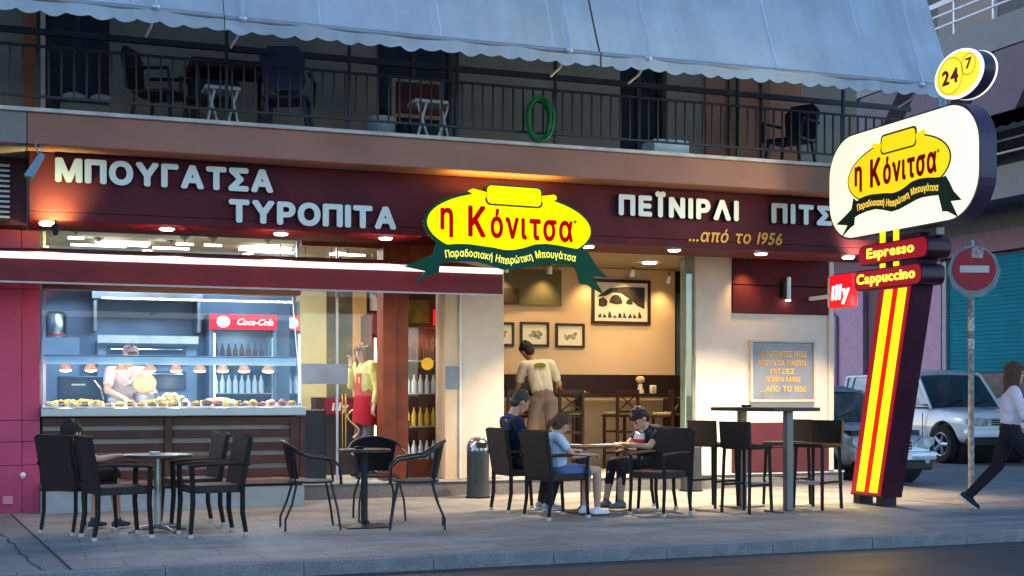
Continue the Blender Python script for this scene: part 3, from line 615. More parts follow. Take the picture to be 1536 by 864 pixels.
# ------------------------------------------------------------------ logo (ellipse, ribbon, rolling pin, text)
def logo(T, fr, u0, v0, s, yel, grn, red, ytxt, dep, outline):
    q = lambda P: [(u0 + x * s, v0 + y * s) for x, y in P]
    rib = [(-.89, -.22), (-.82, -.27), (-.66, -.245), (-.5, -.24), (-.33, -.255), (-.2, -.265), (-.08, -.285), (.03, -.28), (.16, -.25), (.3, -.2), (.44, -.185), (.6, -.195), (.74, -.215), (.84, -.225), (.93, -.21), (1.0, -.30), (1.07, -.41), (1.21, -.53), (1.02, -.52), (1.15, -.72), (.96, -.63), (.87, -.62), (.84, -.53), (.80, -.42), (.66, -.41), (.5, -.405), (.38, -.42), (.2, -.46), (.06, -.49), (-.1, -.50), (-.24, -.46), (-.42, -.425), (-.6, -.43), (-.76, -.45), (-.86, -.475), (-.87, -.57), (-.96, -.60), (-1.16, -.71), (-1.02, -.56), (-1.27, -.52), (-1.05, -.42), (-.93, -.36)]
    bm = nb(); plate(bm, q(rib), fr, dep * .75, dep * 1.15); obj('ribbon', bm, grn, T)
    bm = nb(); plate(bm, q(ellpts(0, 0, 1.0 + outline, .385 + outline)), fr, 0, dep * .8); obj('outline', bm, grn, T)
    # yellow face: ellipse clipped by the ribbon's top edge
    def ribtop(x):
        R = rib[1:14]
        for a, b in zip(R, R[1:]):
            if a[0] <= x <= b[0]: return a[1] + (b[1] - a[1]) * (x - a[0]) / (b[0] - a[0])
        return -9
    up = [(math.cos(t), .385 * math.sin(t)) for t in [math.pi * k / 40 for k in range(41)]]
    lo = []
    for k in range(1, 60):
        x = math.cos(math.pi + math.pi * k / 60); y = .385 * math.sin(math.pi + math.pi * k / 60); lo.append((x, max(y, ribtop(x) + .012)))
    bm = nb(); plate(bm, q(up + lo), fr, 0, dep); obj('oval_face', bm, yel, T)
    pb = rrect(-.29, .37, .25, .455, .05, 4)
    bm = nb(); plate(bm, q(rrect(-.315, .395, .228, .48, .065, 4)), fr, 0, dep * 1.02); o = obj('pin_outline', bm, M('pin_line', (.10, .09, .01), .5), T)
    bm = nb(); plate(bm, q(pb), fr, 0, dep * 1.08); plate(bm, q([(-.49, .36), (-.485, .395), (-.46, .405), (-.3, .375), (-.3, .31), (-.46, .345)]), fr, 0, dep * 1.06); plate(bm, q([(.38, .375), (.53, .40), (.565, .385), (.565, .345), (.53, .33), (.38, .305)]), fr, 0, dep * 1.06); obj('rolling_pin', bm, yel, T)
    text(T, 'letter', 'η', fr, u0 - .85 * s, u0 - .70 * s, v0 - .07 * s, .31 * s, dep * 1.0 + .002, .006, red, .03, each=True)
    text(T, 'letter', 'Κ', fr, u0 - .52 * s, u0 - .31 * s, v0 - .13 * s, .34 * s, dep * 1.0 + .002, .006, red, .032, each=True)
    text(T, 'letter', 'όνιτσα', fr, u0 - .25 * s, u0 + .77 * s, v0 - .13 * s, .31 * s, dep * 1.0 + .002, .006, red, .03, .16, each=True)
    R = [(a[0], (a[1] + b) / 2) for a, b in zip(rib[1:14], [-.46, -.43, -.425, -.44, -.475, -.50, -.485, -.47, -.43, -.405, -.405, -.42, -.43])]
    def path(xo):
        x = (xo - u0) / s
        for a, b in zip(R, R[1:]):
            if a[0] <= x <= b[0]: return (a[1] + (b[1] - a[1]) * (x - a[0]) / (b[0] - a[0])) * s
        return R[-1][1] * s if x > 0 else R[0][1] * s
    text(T, 'ribbon_lettering', 'Παραδοσιακή Ηπειρώτικη Μπουγάτσα', fr, u0 - .79 * s, u0 + .80 * s, v0 - .042 * s, .085 * s, dep * 1.15 + .002, .003, ytxt, .02, .1, 0, path)
    bm = nb(); c = ellpts(.8, .1, .022, .022, 14); plate(bm, q(c), fr, dep, dep + .003); obj('registered_mark', bm, M('mark_olive', (.45, .40, .03), .5), T)
LY = M('logo_yellow_lit', (.7, .55, .0), .8, var=0, spec=.05, emit=(1, .83, .0, 1.0)); LG = M('logo_green', (.003, .075, .04), .6, var=.1, spec=.15); LR = M('logo_red', (.28, .0, .0), .9, var=0, spec=.05, emit=(.75, .0, .0, .45)); LT = M('logo_text_yellow', (.9, .8, .1), .4, var=0, emit=(1, .85, .08, .9))
T = thing('logo_sign', 'glowing yellow oval logo sign with red η Κόνιτσα and green ribbon on the fascia', 'sign', (5.07, 13.9, 3.1))
FL = Fr((0, 13.9, 0), (1, 0, 0), (0, 0, 1)); bm = nb(); bx(bm, 4.3, 4.5, 13.5, 13.996, 3.0, 3.2); bx(bm, 5.5, 5.7, 13.5, 13.996, 3.0, 3.2); obj('mounting_bracket', bm, dark, T)
FL2 = Fr((4.975, 13.5, 3.04), (1, 0, -.015), (0, 0, 1)); logo(T, FL2, 0, 0, .932, LY, LG, LR, LT, .09, .035)
lamp(T, 'AREA', (5.0, 13.72, 3.45), 7, (1, .62, .12), aim=(5.0, 13.74, 4.0), size=1.2, sy=.06).data.energy = 4.5
# ------------------------------------------------------------------ lit totem at the corner
X0 = 8.92
K = thing('totem_sign', 'leaning red and yellow striped totem carrying the lit oval Espresso and Cappuccino boxes', 'sign', (X0, 12.6, 0))
FT = Fr((X0, 0, 0), (0, -1, 0), (0, 0, 1))     # u = -Y , v = Z, normal towards -X
trd = M('totem_red_lit', (.30, .01, .03), .35, var=.05, emit=(.38, .0, .01, .55)); tdk = M('totem_dark', (.045, .008, .02), .35)
def lean(y, z): return (-(y - .235 * z), z)     # leaning towards the street while rising
def band(ya, yb, z0, z1): return [lean(ya, z0), lean(yb, z0), lean(yb, z1), lean(ya, z1)]
def kp(name, bm, mat, **k): return obj(name, bm, mat, K, **k)
bm = nb(); plate(bm, band(12.93, 12.34, .1, 2.95), FT, -.26, 0); kp('body', bm, [tdk])
bm = nb(); plate(bm, band(12.91, 12.36, .12, 2.4), FT, .002, .012); kp('face', bm, trd)
LYs = M('stripe_yellow_lit', (.9, .75, .02), .4, var=0, emit=(1, .78, .0, 1.1)); LRs = M('stripe_red_lit', (.6, .01, .01), .4, var=0, emit=(.75, .0, .0, .8))
for ya, yb in ((12.80, 12.66), (12.56, 12.42)): bm = nb(); plate(bm, band(ya, yb, .15, 2.38), FT, .014, .024); kp('stripe', bm, LYs)
bm = nb(); plate(bm, band(12.655, 12.565, .15, 2.38), FT, .014, .020); kp('stripe', bm, LRs)
for y in (12.85, 12.42): bm = nb(); bx(bm, X0 + .04, X0 + .22, y - .06, y + .06, -.02, .1); kp('foot', bm, dark)
def box_sign(name, y0, y1, z0, z1, txt, tx0, tx1):
    bm = nb(); plate(bm, rrect(-y0, -y1, z0, z1, .085), FT, -.27, .02); b = kp(name, bm, tdk)
    bm = nb(); plate(bm, rrect(-y0 + .012, -y1 - .012, z0 + .012, z1 - .012, .08), FT, .022, .03); obj('face', bm, trd, b)
    text(b, 'lettering', txt, FT, tx0, tx1, z0 + .075, .115, .032, .006, M('box_text_lit', (1, .85, .1), .4, var=0, emit=(1, .8, .05, 1.6)), .03, .1)
box_sign('espresso_box', 12.72, 11.50, 2.675, 2.90, 'Espresso', -12.55, -11.72)
box_sign('cappuccino_box', 12.80, 11.60, 2.40, 2.625, 'Cappuccino', -12.74, -11.70)
for z0, z1 in ((2.9, 3.03), (2.625, 2.675)):
    for y in (12.3, 12.06): bm = nb(); plate(bm, [(-y - .045, z0), (-y + .045, z0), (-y + .045, z1), (-y - .045, z1)], FT, .0, .01); kp('stripe', bm, LYs)
bm = nb(); plate(bm, rrect(-11.75, -11.52, 2.9, 3.01, .02), FT, -.2, -.1); kp('mast', bm, alu_g)
# big lozenge
bm = nb(); P = [(-13.32, 3.2), (-13.1, 3.03), (-12.75, 3.0), (-11.3, 3.0), (-11.02, 3.1), (-10.85, 3.42), (-10.86, 3.72), (-11.05, 4.02), (-11.35, 4.13), (-12.6, 4.09), (-13.05, 4.02), (-13.28, 3.85), (-13.36, 3.55)]
P = rrect(-13.33, -10.72, 3.0, 4.2, .46, 10)
plate(bm, P, FT, -.2, 0); kp('lozenge_case', bm, [M('lozenge_dark', (.05, .035, .07), .35)])
ctr = (-12.02, 3.6); P2 = [(ctr[0] + (x - ctr[0]) * .983, ctr[1] + (y - ctr[1]) * .965) for x, y in P]
LW = M('lozenge_white_lit', (.85, .85, .65), .4, var=0, emit=(.95, .95, .58, .92)); bm = nb(); plate(bm, P2, FT, .002, .012); kp('lozenge_face', bm, LW)
LY2 = M('logo_yellow_lit2', (.8, .6, .02), .4, var=0, emit=(1, .68, .0, .8)); LG2 = M('logo_green2', (.01, .03, .015), .5); LR2 = M('logo_red2', (.10, .0, .0), .9, var=0, spec=.05, emit=(.3, .0, .0, .4)); LT2 = M('logo_text2', (.9, .6, .1), .4, var=0, emit=(1, .6, .05, .8))
lg = thing('x', 'x', 'x'); bpy.data.objects.remove(lg)
logo(K, Fr((X0 - .013, -0, 0), (0, -1, 0), (0, 0, 1)), -12.04, 3.66, .88, LY2, LG2, LR2, LT2, .008, .02)
lamp(K, 'AREA', (X0 - .35, 12.1, 3.5), 14, (1, .95, .65), aim=(X0 - 3, 12.1, 3.2), size=2.0, sy=.8)
lamp(K, 'AREA', (X0 - .2, 12.4, 1.2), 5, (1, .6, .08), aim=(X0 - 3, 12.3, .2), size=.3, sy=1.8)
# round 24/7 sign
bm = nb(); tube(bm, [(X0 + .12, 11.45, 4.05), (X0 + .12, 11.45, 4.42)], .035); kp('pole', bm, M('pole_blue', (.3, .5, .65), .3))
FD = Fr((X0 - .0, 0, 0), (0, -1, 0), (0, 0, 1)); cx, cy = -11.03, 4.47
bm = nb(); plate(bm, ellpts(cx, cy, .355, .235), FD, -.15, .0); kp('disc_case', bm, M('lozenge_dark'))
Wl = M('rim_white_lit', (.9, .9, .9), .4, var=0, emit=(1, .97, .9, 1.0)); bm = nb(); plate(bm, ellpts(cx, cy, .365, .245), FD, .0, .02); plate(bm, ellpts(cx, cy, .36, .24), FD, -.17, -.15); kp('disc_rim', bm, Wl)
LY3 = M('disc_yellow_lit', (.9, .65, .05), .4, var=0, emit=(1, .66, .02, 1.0)); bm = nb(); plate(bm, ellpts(cx, cy, .33, .215), FD, .02, .03); kp('disc_face', bm, LY3)
rg = M('disc_ring', (.6, .3, .02), .5)
def ring(c, rx, ry, w_=.008): b_ = nb(); n = 40; A_ = [b_.verts.new(FD(c[0] + rx * math.cos(6.2832 * k / n), c[1] + ry * math.sin(6.2832 * k / n), .033)) for k in range(n)]; B_ = [b_.verts.new(FD(c[0] + (rx - w_) * math.cos(6.2832 * k / n), c[1] + (ry - w_) * math.sin(6.2832 * k / n), .033)) for k in range(n)]; [b_.faces.new((A_[k], A_[(k + 1) % n], B_[(k + 1) % n], B_[k])) for k in range(n)]; return b_
kp('disc_ring', ring((cx - .1, cy), .19, .185), rg); kp('disc_ring', ring((cx + .17, cy + .06), .11, .11), rg)
dr_ = M('disc_red', (.22, .01, .02), .5, var=0)
text(K, 'lettering', '24', FD, cx - .23, cx + .02, cy - .075, .15, .034, .004, dr_, .035); text(K, 'lettering', '7', FD, cx + .13, cx + .22, cy + .02, .11, .034, .004, dr_, .02)
# ------------------------------------------------------------------ small red projecting sign
t = thing('red_box_sign', 'small square red lit box sign reading illy at the shop corner', 'sign', (10.0, 14.7, 2.6)); FI = Fr((10.0, 0, 0), (0, -1, 0), (0, 0, 1))
bm = nb(); bx(bm, 10.0, 10.09, 14.45, 14.95, 2.36, 2.79, .01); obj('box', bm, M('illy_red_lit', (.75, .01, .015), .4, var=0, emit=(.9, .01, .02, .75)), t); bm = nb(); bx(bm, 10.01, 10.08, 14.953, 15.0, 2.38, 2.77); bx(bm, 10.02, 10.07, 15.003, 15.46, 2.5, 2.55); obj('bracket', bm, white, t)
text(t, 'lettering', 'illy', FI, -14.9, -14.5, 2.475, .2, .004, .006, M('sign_white_lit', (.9, .9, .9), .4, var=0, emit=(1, 1, 1, .9)), .05, .1, .15)
# ------------------------------------------------------------------ downlights in the soffit
pos = ['at the far left, above the pink wall edge', 'below the letter Γ of ΜΠΟΥΓΑΤΣΑ', 'below the first Ο of ΤΥΡΟΠΙΤΑ', 'below the last Α of ΤΥΡΟΠΙΤΑ', 'at the right edge of the yellow logo', 'above the right end of the dining window', 'above the maroon wall panels', 'at the shop corner beside the totem']
lm = M('downlight_glow', (1, .95, .9), .4, var=0, emit=(1, .92, .82, 12))
for k, x_ in enumerate((.29, 1.46, 2.64, 3.79, 6.2, 7.32, 8.5, 9.75)):
    t = thing('downlight', 'round white soffit downlight ' + pos[k], 'downlight', (x_, 14.16, 2.97), group='round downlights under the fascia')
    bm = nb(); cyl(bm, (0, 0), .085, -.022, -.001, 28); obj('trim_ring', bm, white, t, local=True, smooth=40); bm = nb(); cyl(bm, (0, 0), .066, -.034, -.0225, 28); obj('lens', bm, lm, t, local=True)
    lamp(t, 'SPOT', (x_, 14.16, 2.84), 70 if k == 0 else 240, (1, .74, .47), aim=(x_ + .02, 14.4, 0), size=.05, angle=100, blend=.6)
def flood(x_, y, z, label, aim, e, col=(1, .55, .2), ang=75, body=None):
    t = thing('spotlight', label, 'spotlight', (x_, y, z)); d = (Vector(aim) - Vector((x_, y, z))).normalized()
    bm = nb(); tube(bm, [Vector((0, 0, 0)) - d * .05, Vector((0, 0, 0)) + d * .05], [.025, .045], 14); obj('housing', bm, body or dark, t, local=True, smooth=40)
    bm = nb(); tube(bm, [(0, 0, .0), (0, 0, .1)], .01); obj('bracket', bm, dark, t, local=True)
    lamp(t, 'SPOT', Vector((x_, y, z)) + d * .07, e, col, aim=aim, size=.05, angle=ang, blend=1); return t
flood(8.97, 15.28, 2.98, 'small black spotlight washing the maroon panels right of the window', (9.05, 15.47, 2.3), 14, ang=100)
flood(.36, 13.74, 2.84, 'small spotlight washing the left end of the fascia', (.36, 14.0, 3.1), 32, (1, .9, .25), 118)
flood(9.7, 13.74, 2.86, 'added spotlight standing in for the totem glow on the right end of the fascia', (9.75, 14.0, 3.15), 14, (1, .8, .6), 120)  # added lamp in place of the warm light the totem casts here
t = thing('floodlight', 'pale blue floodlight box on a bent bracket at the left end of the fascia', 'floodlight', (.22, 13.7, 3.5)); bm = nb(); plate(bm, [(-.05, -.18), (.03, -.2), (.14, .02), (.1, .05)], Fr((.12, 13.66, 3.53), (1, 0, 0), (0, 0, 1)), -.12, .02); obj('case', bm, M('flood_blue', (.16, .30, .42), .4), t); bm = nb(); tube(bm, [(.2, 13.62, 3.56), (.17, 13.6, 3.64), (.2, 13.62, 3.68), (.24, 13.66, 3.6)], .008); obj('bracket', bm, M('flood_blue'), t)
# wall lamp and menu
t = thing('wall_lamp', 'slim metal wall lamp on the maroon cladding', 'wall lamp', (9.66, 15.4, 2.66)); bm = nb(); cyl(bm, (9.66, 15.4), .042, 2.5, 2.8, 18); obj('cylinder', bm, steel, t, smooth=40); bm = nb(); bx(bm, 9.58, 9.62, 15.38, 15.468, 2.52, 2.74); obj('mount', bm, dark, t)
bm = nb(); cyl(bm, (9.66, 15.4), .034, 2.482, 2.498, 16); obj('lens', bm, M('lamp_warm'), t)
t = thing('menu_board', 'square grey glass menu board with rows of gold lettering on the cream wall', 'menu board', (9.62, 15.48, 1.55)); bm = nb(); bx(bm, 9.15, 10.09, 15.47, 15.498, 1.17, 1.93, .004); obj('board', bm, M('board_grey', (.20, .22, .26), .3, .2, var=.25, scale=2), t)
bm = nb(); [bx(bm, *b) for b in ((9.12, 10.12, 15.44, 15.496, 1.932, 1.96), (9.12, 10.12, 15.44, 15.496, 1.14, 1.168), (9.12, 9.147, 15.44, 15.496, 1.169, 1.931), (10.093, 10.12, 15.44, 15.496, 1.169, 1.931))]; obj('frame', bm, M('menu_frame', (.5, .44, .38), .5), t)
FM = Fr((0, 15.468, 0), (1, 0, 0), (0, 0, 1)); gmt = M('menu_gold', (.72, .40, .05), .45, var=.15)
for tx, a, b_, z, c in (('ΧΕΙΡΟΠΟΙΗΤΕΣ ΠΙΤΕΣ', 9.25, 9.99, 1.74, .075), ('ΜΠΟΥΓΑΤΣΑ ΤΥΡΟΠΙΤΑ', 9.25, 9.99, 1.62, .07), ('ΠΙΤΣΕΣ', 9.43, 9.8, 1.51, .07), ('ΠΕΪΝΙΡΛΙ ΚΑΦΕΣ', 9.36, 9.9, 1.405, .065), ('...ΑΠΟ ΤΟ 1956', 9.28, 9.98, 1.27, .08)): text(t, 'lettering', tx, FM, a, b_, z, c, .001, .003, gmt, .012, .14)
# ------------------------------------------------------------------ dining room fittings
pf = M('picture_frame', (.035, .02, .015), .4); pm = M('picture_paper', (.74, .68, .50), .7, var=.06); pk = M('print_ink', (.05, .045, .04), .8, var=.4, scale=20); pg_ = M('print_grey', (.30, .27, .20), .8, var=.5, scale=22)
def picture(x0, x1, z0, z1, label, Y=17.6, big=False, fw=.035):
    t = thing('framed_picture', label, 'picture', ((x0 + x1) / 2, Y, z0)); y1 = Y - .003; bm = nb(); [bx(bm, *b) for b in ((x0, x1, y1 - .03, y1, z1 - fw, z1), (x0, x1, y1 - .03, y1, z0, z0 + fw), (x0, x0 + fw, y1 - .03, y1, z0 + fw, z1 - fw), (x1 - fw, x1, y1 - .03, y1, z0 + fw, z1 - fw))]; obj('frame', bm, pf, t)
    bm = nb(); bx(bm, x0 + fw, x1 - fw, y1 - .012, y1, z0 + fw, z1 - fw); obj('print', bm, pm, t)
    f2 = Fr((x0, y1 - .0125, z0), (x1 - x0, 0, 0), (0, 0, z1 - z0)); f2.U = Vector((x1 - x0, 0, 0)); W = 1
    bm = nb()
    if big:
        plate(bm, [(.1, .62), (.3, .80), (.55, .84), (.9, .84), (.9, .35), (.78, .42), (.66, .55), (.5, .69), (.36, .71), (.24, .63), (.12, .6)], f2, 0, .002)
        plate(bm, [(.30, .48)] + [(.41 + .11 * math.cos(t_), .48 + .18 * math.sin(t_)) for t_ in [math.pi * (1 - k / 12) for k in range(13)]] + [(.53, .47), (.42, .44)], f2, 0, .002)
        plate(bm, [(.12, .40), (.12, .56), (.2, .6), (.27, .52), (.26, .42), (.2, .38)], f2, 0, .002); plate(bm, [(.58, .47), (.60, .55), (.64, .57), (.68, .54), (.70, .46), (.64, .44)], f2, 0, .0025)
        for k in range(9): cx_ = .14 + .085 * k; plate(bm, [(cx_ - .035, .14), (cx_ - .02, .2 + .05 * (k % 3)), (cx_ + .01, .19 + .06 * ((k + 1) % 2)), (cx_ + .035, .15)], f2, 0, .002)
    else:
        random.seed(int(x0 * 100))
        for k in range(9):
            cx_ = .27 + .46 * random.random(); cz = .38 + .22 * random.random(); plate(bm, [(cx_ + .09 * math.cos(a) * random.uniform(.6, 1), cz + .10 * math.sin(a) * random.uniform(.6, 1)) for a in [6.283 * j / 7 for j in range(7)]], f2, 0, .002 + k * .0002)
    obj('drawing', bm, pk if big else pg_, t); return t
picture(7.76, 8.70, 2.25, 2.90, 'large framed bridge print lit by spotlights on the dining room wall', big=True, fw=.045)
picture(7.2, 7.65, 1.90, 2.25, 'small framed print just left of and below the large bridge print')
picture(6.66, 7.10, 1.91, 2.26, 'small framed print above the standing waiter'); picture(6.12, 6.57, 1.91, 2.25, 'small framed print half hidden by the centre pillar')
picture(4.62, 4.98, 2.38, 2.95, 'framed print high on the orange wall behind the entrance', Y=18.3)
for k, (x_, z) in enumerate(((7.7, 2.98), (8.28, 2.98), (8.86, 2.9), (6.35, 2.98), (7.0, 2.98))):
    flood(x_, 17.3, z, 'small white picture spotlight, %s along the dining room ceiling' % ['third from the left', 'fourth from the left', 'rightmost', 'leftmost', 'second from the left'][k], (x_ - .02, 17.6, z - .6), 9, (1, .66, .30), 95, white)
for k, (x_, y) in enumerate(((8.2, 16.6), (6.6, 16.4))):
    t = thing('ceiling_downlight', 'round glowing downlight in the dining room ceiling, %s one' % ('right', 'left')[k], 'downlight', (x_, y, 3.06)); bm = nb(); cyl(bm, (0, 0), .09, -.02, -.001); obj('lens', bm, lm, t, local=True)
    lamp(t, 'SPOT', (x_, y, 3.02), (80, 35)[k], (1, .74, .46), aim=(x_, y, 0), size=.08, angle=150, blend=1)
t = thing('bar_ledge', 'long dark wooden bar ledge against the dining room wall', 'bar counter', (7.5, 17.3, 1.2)); bm = nb(); bx(bm, 5.32, 9.6, 17.05, 17.55, 1.2, 1.245, .006); obj('top', bm, M('wainscot_dark'), t)
for x_ in (5.6, 7.5, 9.3): bm = nb(); bx(bm, x_ - .03, x_ + .03, 17.4, 17.5, .2, 1.2); obj('bracket', bm, M('wainscot_dark'), t)
def setof(name, label, cat, loc, parts):
    t = thing(name, label, cat, loc)
    for nm, bm, mt in parts: obj(nm, bm, mt, t, local=True, smooth=50)
    return t
ivory = M('ivory', (.8, .68, .45), .5, var=.1)
setof('vase', 'bulbous yellow lamp-like vase with a pale flower on the bar ledge', 'vase', (8.35, 17.2, 1.245), [('jar', lathe(nb(), (0, 0, 0), [(.05, 0), (.055, .03), (.03, .1), (.035, .14)], 16), ivory), ('flower', ell(nb(), (-.0, 0, .2), (.07, .05, .055)), M('flower_pale', (.85, .55, .3), .8, var=.3))])
setof('napkin_holder', 'small white napkin holder right of the vase on the bar ledge', 'napkin holder', (8.55, 17.2, 1.245), [('holder', bx(nb(), -.045, .045, -.03, .03, 0, .12, .008), white), ('napkin', bx(nb(), -.025, .025, -.034, -.031, .03, .1), M('menu_gold'))])
setof('plate', 'oval plate with a snack on the bar ledge right of the waiter', 'plate', (7.42, 17.2, 1.245), [('dish', lathe(nb(), (0, 0, 0), [(.08, 0), (.13, .02), (.12, .022)], 24), ivory), ('snack', ell(nb(), (0, 0, .03), (.08, .05, .02)), M('pastry_gold'))])
def x_stool():
    t = thing('cross_back_stool', 'dark wooden bar stool with crossed back, first right of the waiter', 'bar stool', (0, 0, 0), group=None); wd = M('stool_wood', (.05, .018, .012), .4, var=.3); H = .72
    for sx in (-1, 1):
        bm = nb(); bx(bm, sx * .17 - .018, sx * .17 + .018, -.2, -.165, 0, 1.1, .004); obj('leg', bm, wd, t, local=True)
        bm = nb(); bx(bm, sx * .17 - .018, sx * .17 + .018, .13, .165, 0, H, .004); obj('leg', bm, wd, t, local=True)
    bm = nb(); bx(bm, -.2, .2, -.16, .18, H, H + .03, .01); obj('seat_frame', bm, wd, t, local=True); bm = nb(); bx(bm, -.18, .18, -.14, .16, H + .03, H + .07, .015); obj('cushion', bm, M('cushion_olive', (.42, .34, .12), .6), t, local=True)
    bm = nb(); bx(bm, -.152, .152, -.195, -.17, 1.04, 1.1); bx(bm, -.152, .152, -.195, -.17, H + .06, H + .09)
    for sg in (1, -1): tube(bm, [(-.15 * sg, -.182, H + .09), (.15 * sg, -.182, 1.04)], .012)
    obj('cross_back', bm, wd, t, local=True); bm = nb()
    for z in (.2, .5): bx(bm, -.152, .152, -.19, -.175, z, z + .03); bx(bm, -.152, .152, .14, .155, z, z + .03)
    obj('rung', bm, wd, t, local=True); return t
xs_ = x_stool(); xs_.location = (7.1, 16.95, .2); xs_["group"] = 'cross-back stools at the bar ledge'
for x_, y, r_, lb in ((7.92, 16.95, .15, 'dark wooden bar stool with crossed back behind the boy'), (8.75, 16.8, -.2, 'dark crossed-back stool nearest the right end of the bar ledge'), (8.45, 16.5, .5, 'dark crossed-back stool turned sideways near the window corner'), (6.35, 16.95, 0, 'dark wooden bar stool with crossed back behind the waiter')): dup(xs_, (x_, y, .2), r_, 'x' and lb)
bm = nb(); bx(bm, 8.62, 9.15, 16.9, 17.03, .2, 1.18, .01); o = obj('dark_cabinet', bm, M('wainscot_dark')); tag(o, 'tall dark cabinet under the right end of the bar ledge', 'cabinet')
# ------------------------------------------------------------------ kitchen fittings
tubem = M('tube_glow', (1, 1, 1), .4, var=0, emit=(1, .95, .84, 3))
tl = [(.9, 16.2, .62), (1.72, 16.2, .42), (2.9, 16.2, .55), (.62, 15.5, .17), (1.82, 15.7, .2), (2.14, 15.7, .2), (3.85, 16.2, .45), (3.4, 17.4, .5), (2.75, 15.55, .26), (4.0, 17.4, .3)]
tn = ['long one at the left', 'second long one from the left', 'long one above the red fridge header', 'short one at the far left', 'short one left of centre', 'short one right of centre', 'long one nearest the entrance', 'far one near the mirror strip', 'short one near the glass', 'last one before the timber column']
for (x_, y, L_), nm in zip(tl, tn):
    t = thing('tube_light', 'slim glowing tube light under the shop ceiling, ' + nm, 'ceiling light', (x_, y, 2.98), group='tube lights under the shop ceiling'); bm = nb(); bx(bm, -L_ / 2, L_ / 2, -.015, .015, -.026, .0, .006); obj('tube', bm, tubem, t, local=True); bm = nb(); tube(bm, [(0, 0, 0), (0, 0, .078)], .008); lathe(bm, (0, 0, .035), [(.02, 0), (.06, .04)], 12); obj('bracket', bm, M('bracket_brown', (.08, .05, .03), .5), t, local=True)
for x_, y in ((1.2, 16.6), (2.9, 16.6)): 
    t = thing('ceiling_panel_light', 'flat square ceiling light over the %s of the kitchen' % ('left' if x_ < 2 else 'right'), 'ceiling light', (x_, y, 3.05)); bm = nb(); bx(bm, -.3, .3, -.15, .15, -.02, -.001); obj('panel', bm, M('panel_glow', (1, 1, 1), .4, var=0, emit=(.85, .93, 1, 5)), t, local=True); lamp(t, 'AREA', (x_, y, 3.02), 34, (.80, .90, 1), aim=(x_, y, 0), size=1.2, sy=.8)
t = thing('extractor_hood', 'stainless extractor hood over the ovens behind the counter', 'hood', (1.6, 18.1, 2.5)); bm = nb(); bx(bm, .9, 2.3, 17.8, 18.38, 2.46, 2.6, .01); obj('rim', bm, steel, t); bm = nb(); plate(bm, [(0, 0), (.5, 0), (.5, .4), (.2, .4)], Fr((.95, 17.86, 2.605), (0, 1, 0), (0, 0, 1)), -1.3, 0); obj('cowl', bm, steelb, t)
for x_ in (.95, 2.25): bm = nb(); bx(bm, x_ - .02, x_ + .02, 17.85, 18.35, 2.05, 2.455); obj('side_post', bm, steel, t)
t = thing('oven', 'wide steel oven with dark door at the kitchen wall', 'oven', (1.65, 18.2, .2)); bm = nb(); bx(bm, .98, 2.25, 18.0, 18.38, .2, 1.95, .01); obj('body', bm, steelb, t)
for z in (1.3, 1.62): bm = nb(); bx(bm, 1.1, 2.1, 17.97, 17.998, z, z + .24, .004); d_ = obj('oven_door', bm, M('oven_glass', (.04, .05, .07), .15), t); bm = nb(); tube(bm, [(1.15, 17.94, z + .2), (2.05, 17.94, z + .2)], .012); obj('handle', bm, chrome, d_)
bm = nb(); bx(bm, .98, 2.25, 17.9, 18.0, 1.9, 2.0); obj('shelf', bm, M('shelf_bright', (.6, .6, .52), .3, .5), t)
setof('boiler', 'cylindrical steel boiler on the left kitchen shelf', 'boiler', (.47, 17.9, 1.95), [('tank', lathe(nb(), (0, 0, 0), [(.12, 0), (.13, .03), (.13, .3), (.09, .34)], 24), steel), ('band', lathe(nb(), (0, 0, .02), [(.132, 0), (.134, .03)], 24), M('band_red', (.4, .05, .05), .5))])
bm = nb(); bx(bm, .28, .75, 17.7, 18.1, .2, 1.95); o = obj('steel_cabinet', bm, steelb); tag(o, 'tall steel cabinet carrying the boiler at the left of the kitchen', 'cabinet')
setof('coffee_machine', 'dark coffee machine with a row of lit buttons behind the left of the display', 'coffee machine', (.75, 16.4, 1.1), [('body', bx(nb(), -.3, .25, -.2, .2, 0, .35, .02), M('machine_dark', (.03, .05, .08), .4)), ('buttons', bx(nb(), -.15, 0, -.21, -.201, .24, .26), white), ('spout', tube(nb(), [(.1, -.2, .3), (.17, -.22, .2), (.2, -.22, .08)], .012), chrome)])
bm = nb(); bx(bm, .28, 2.9, 16.2, 16.7, .2, 1.1, .01); o = obj('work_table', bm, steelb); tag(o, 'steel work table behind the display counter', 'work table')
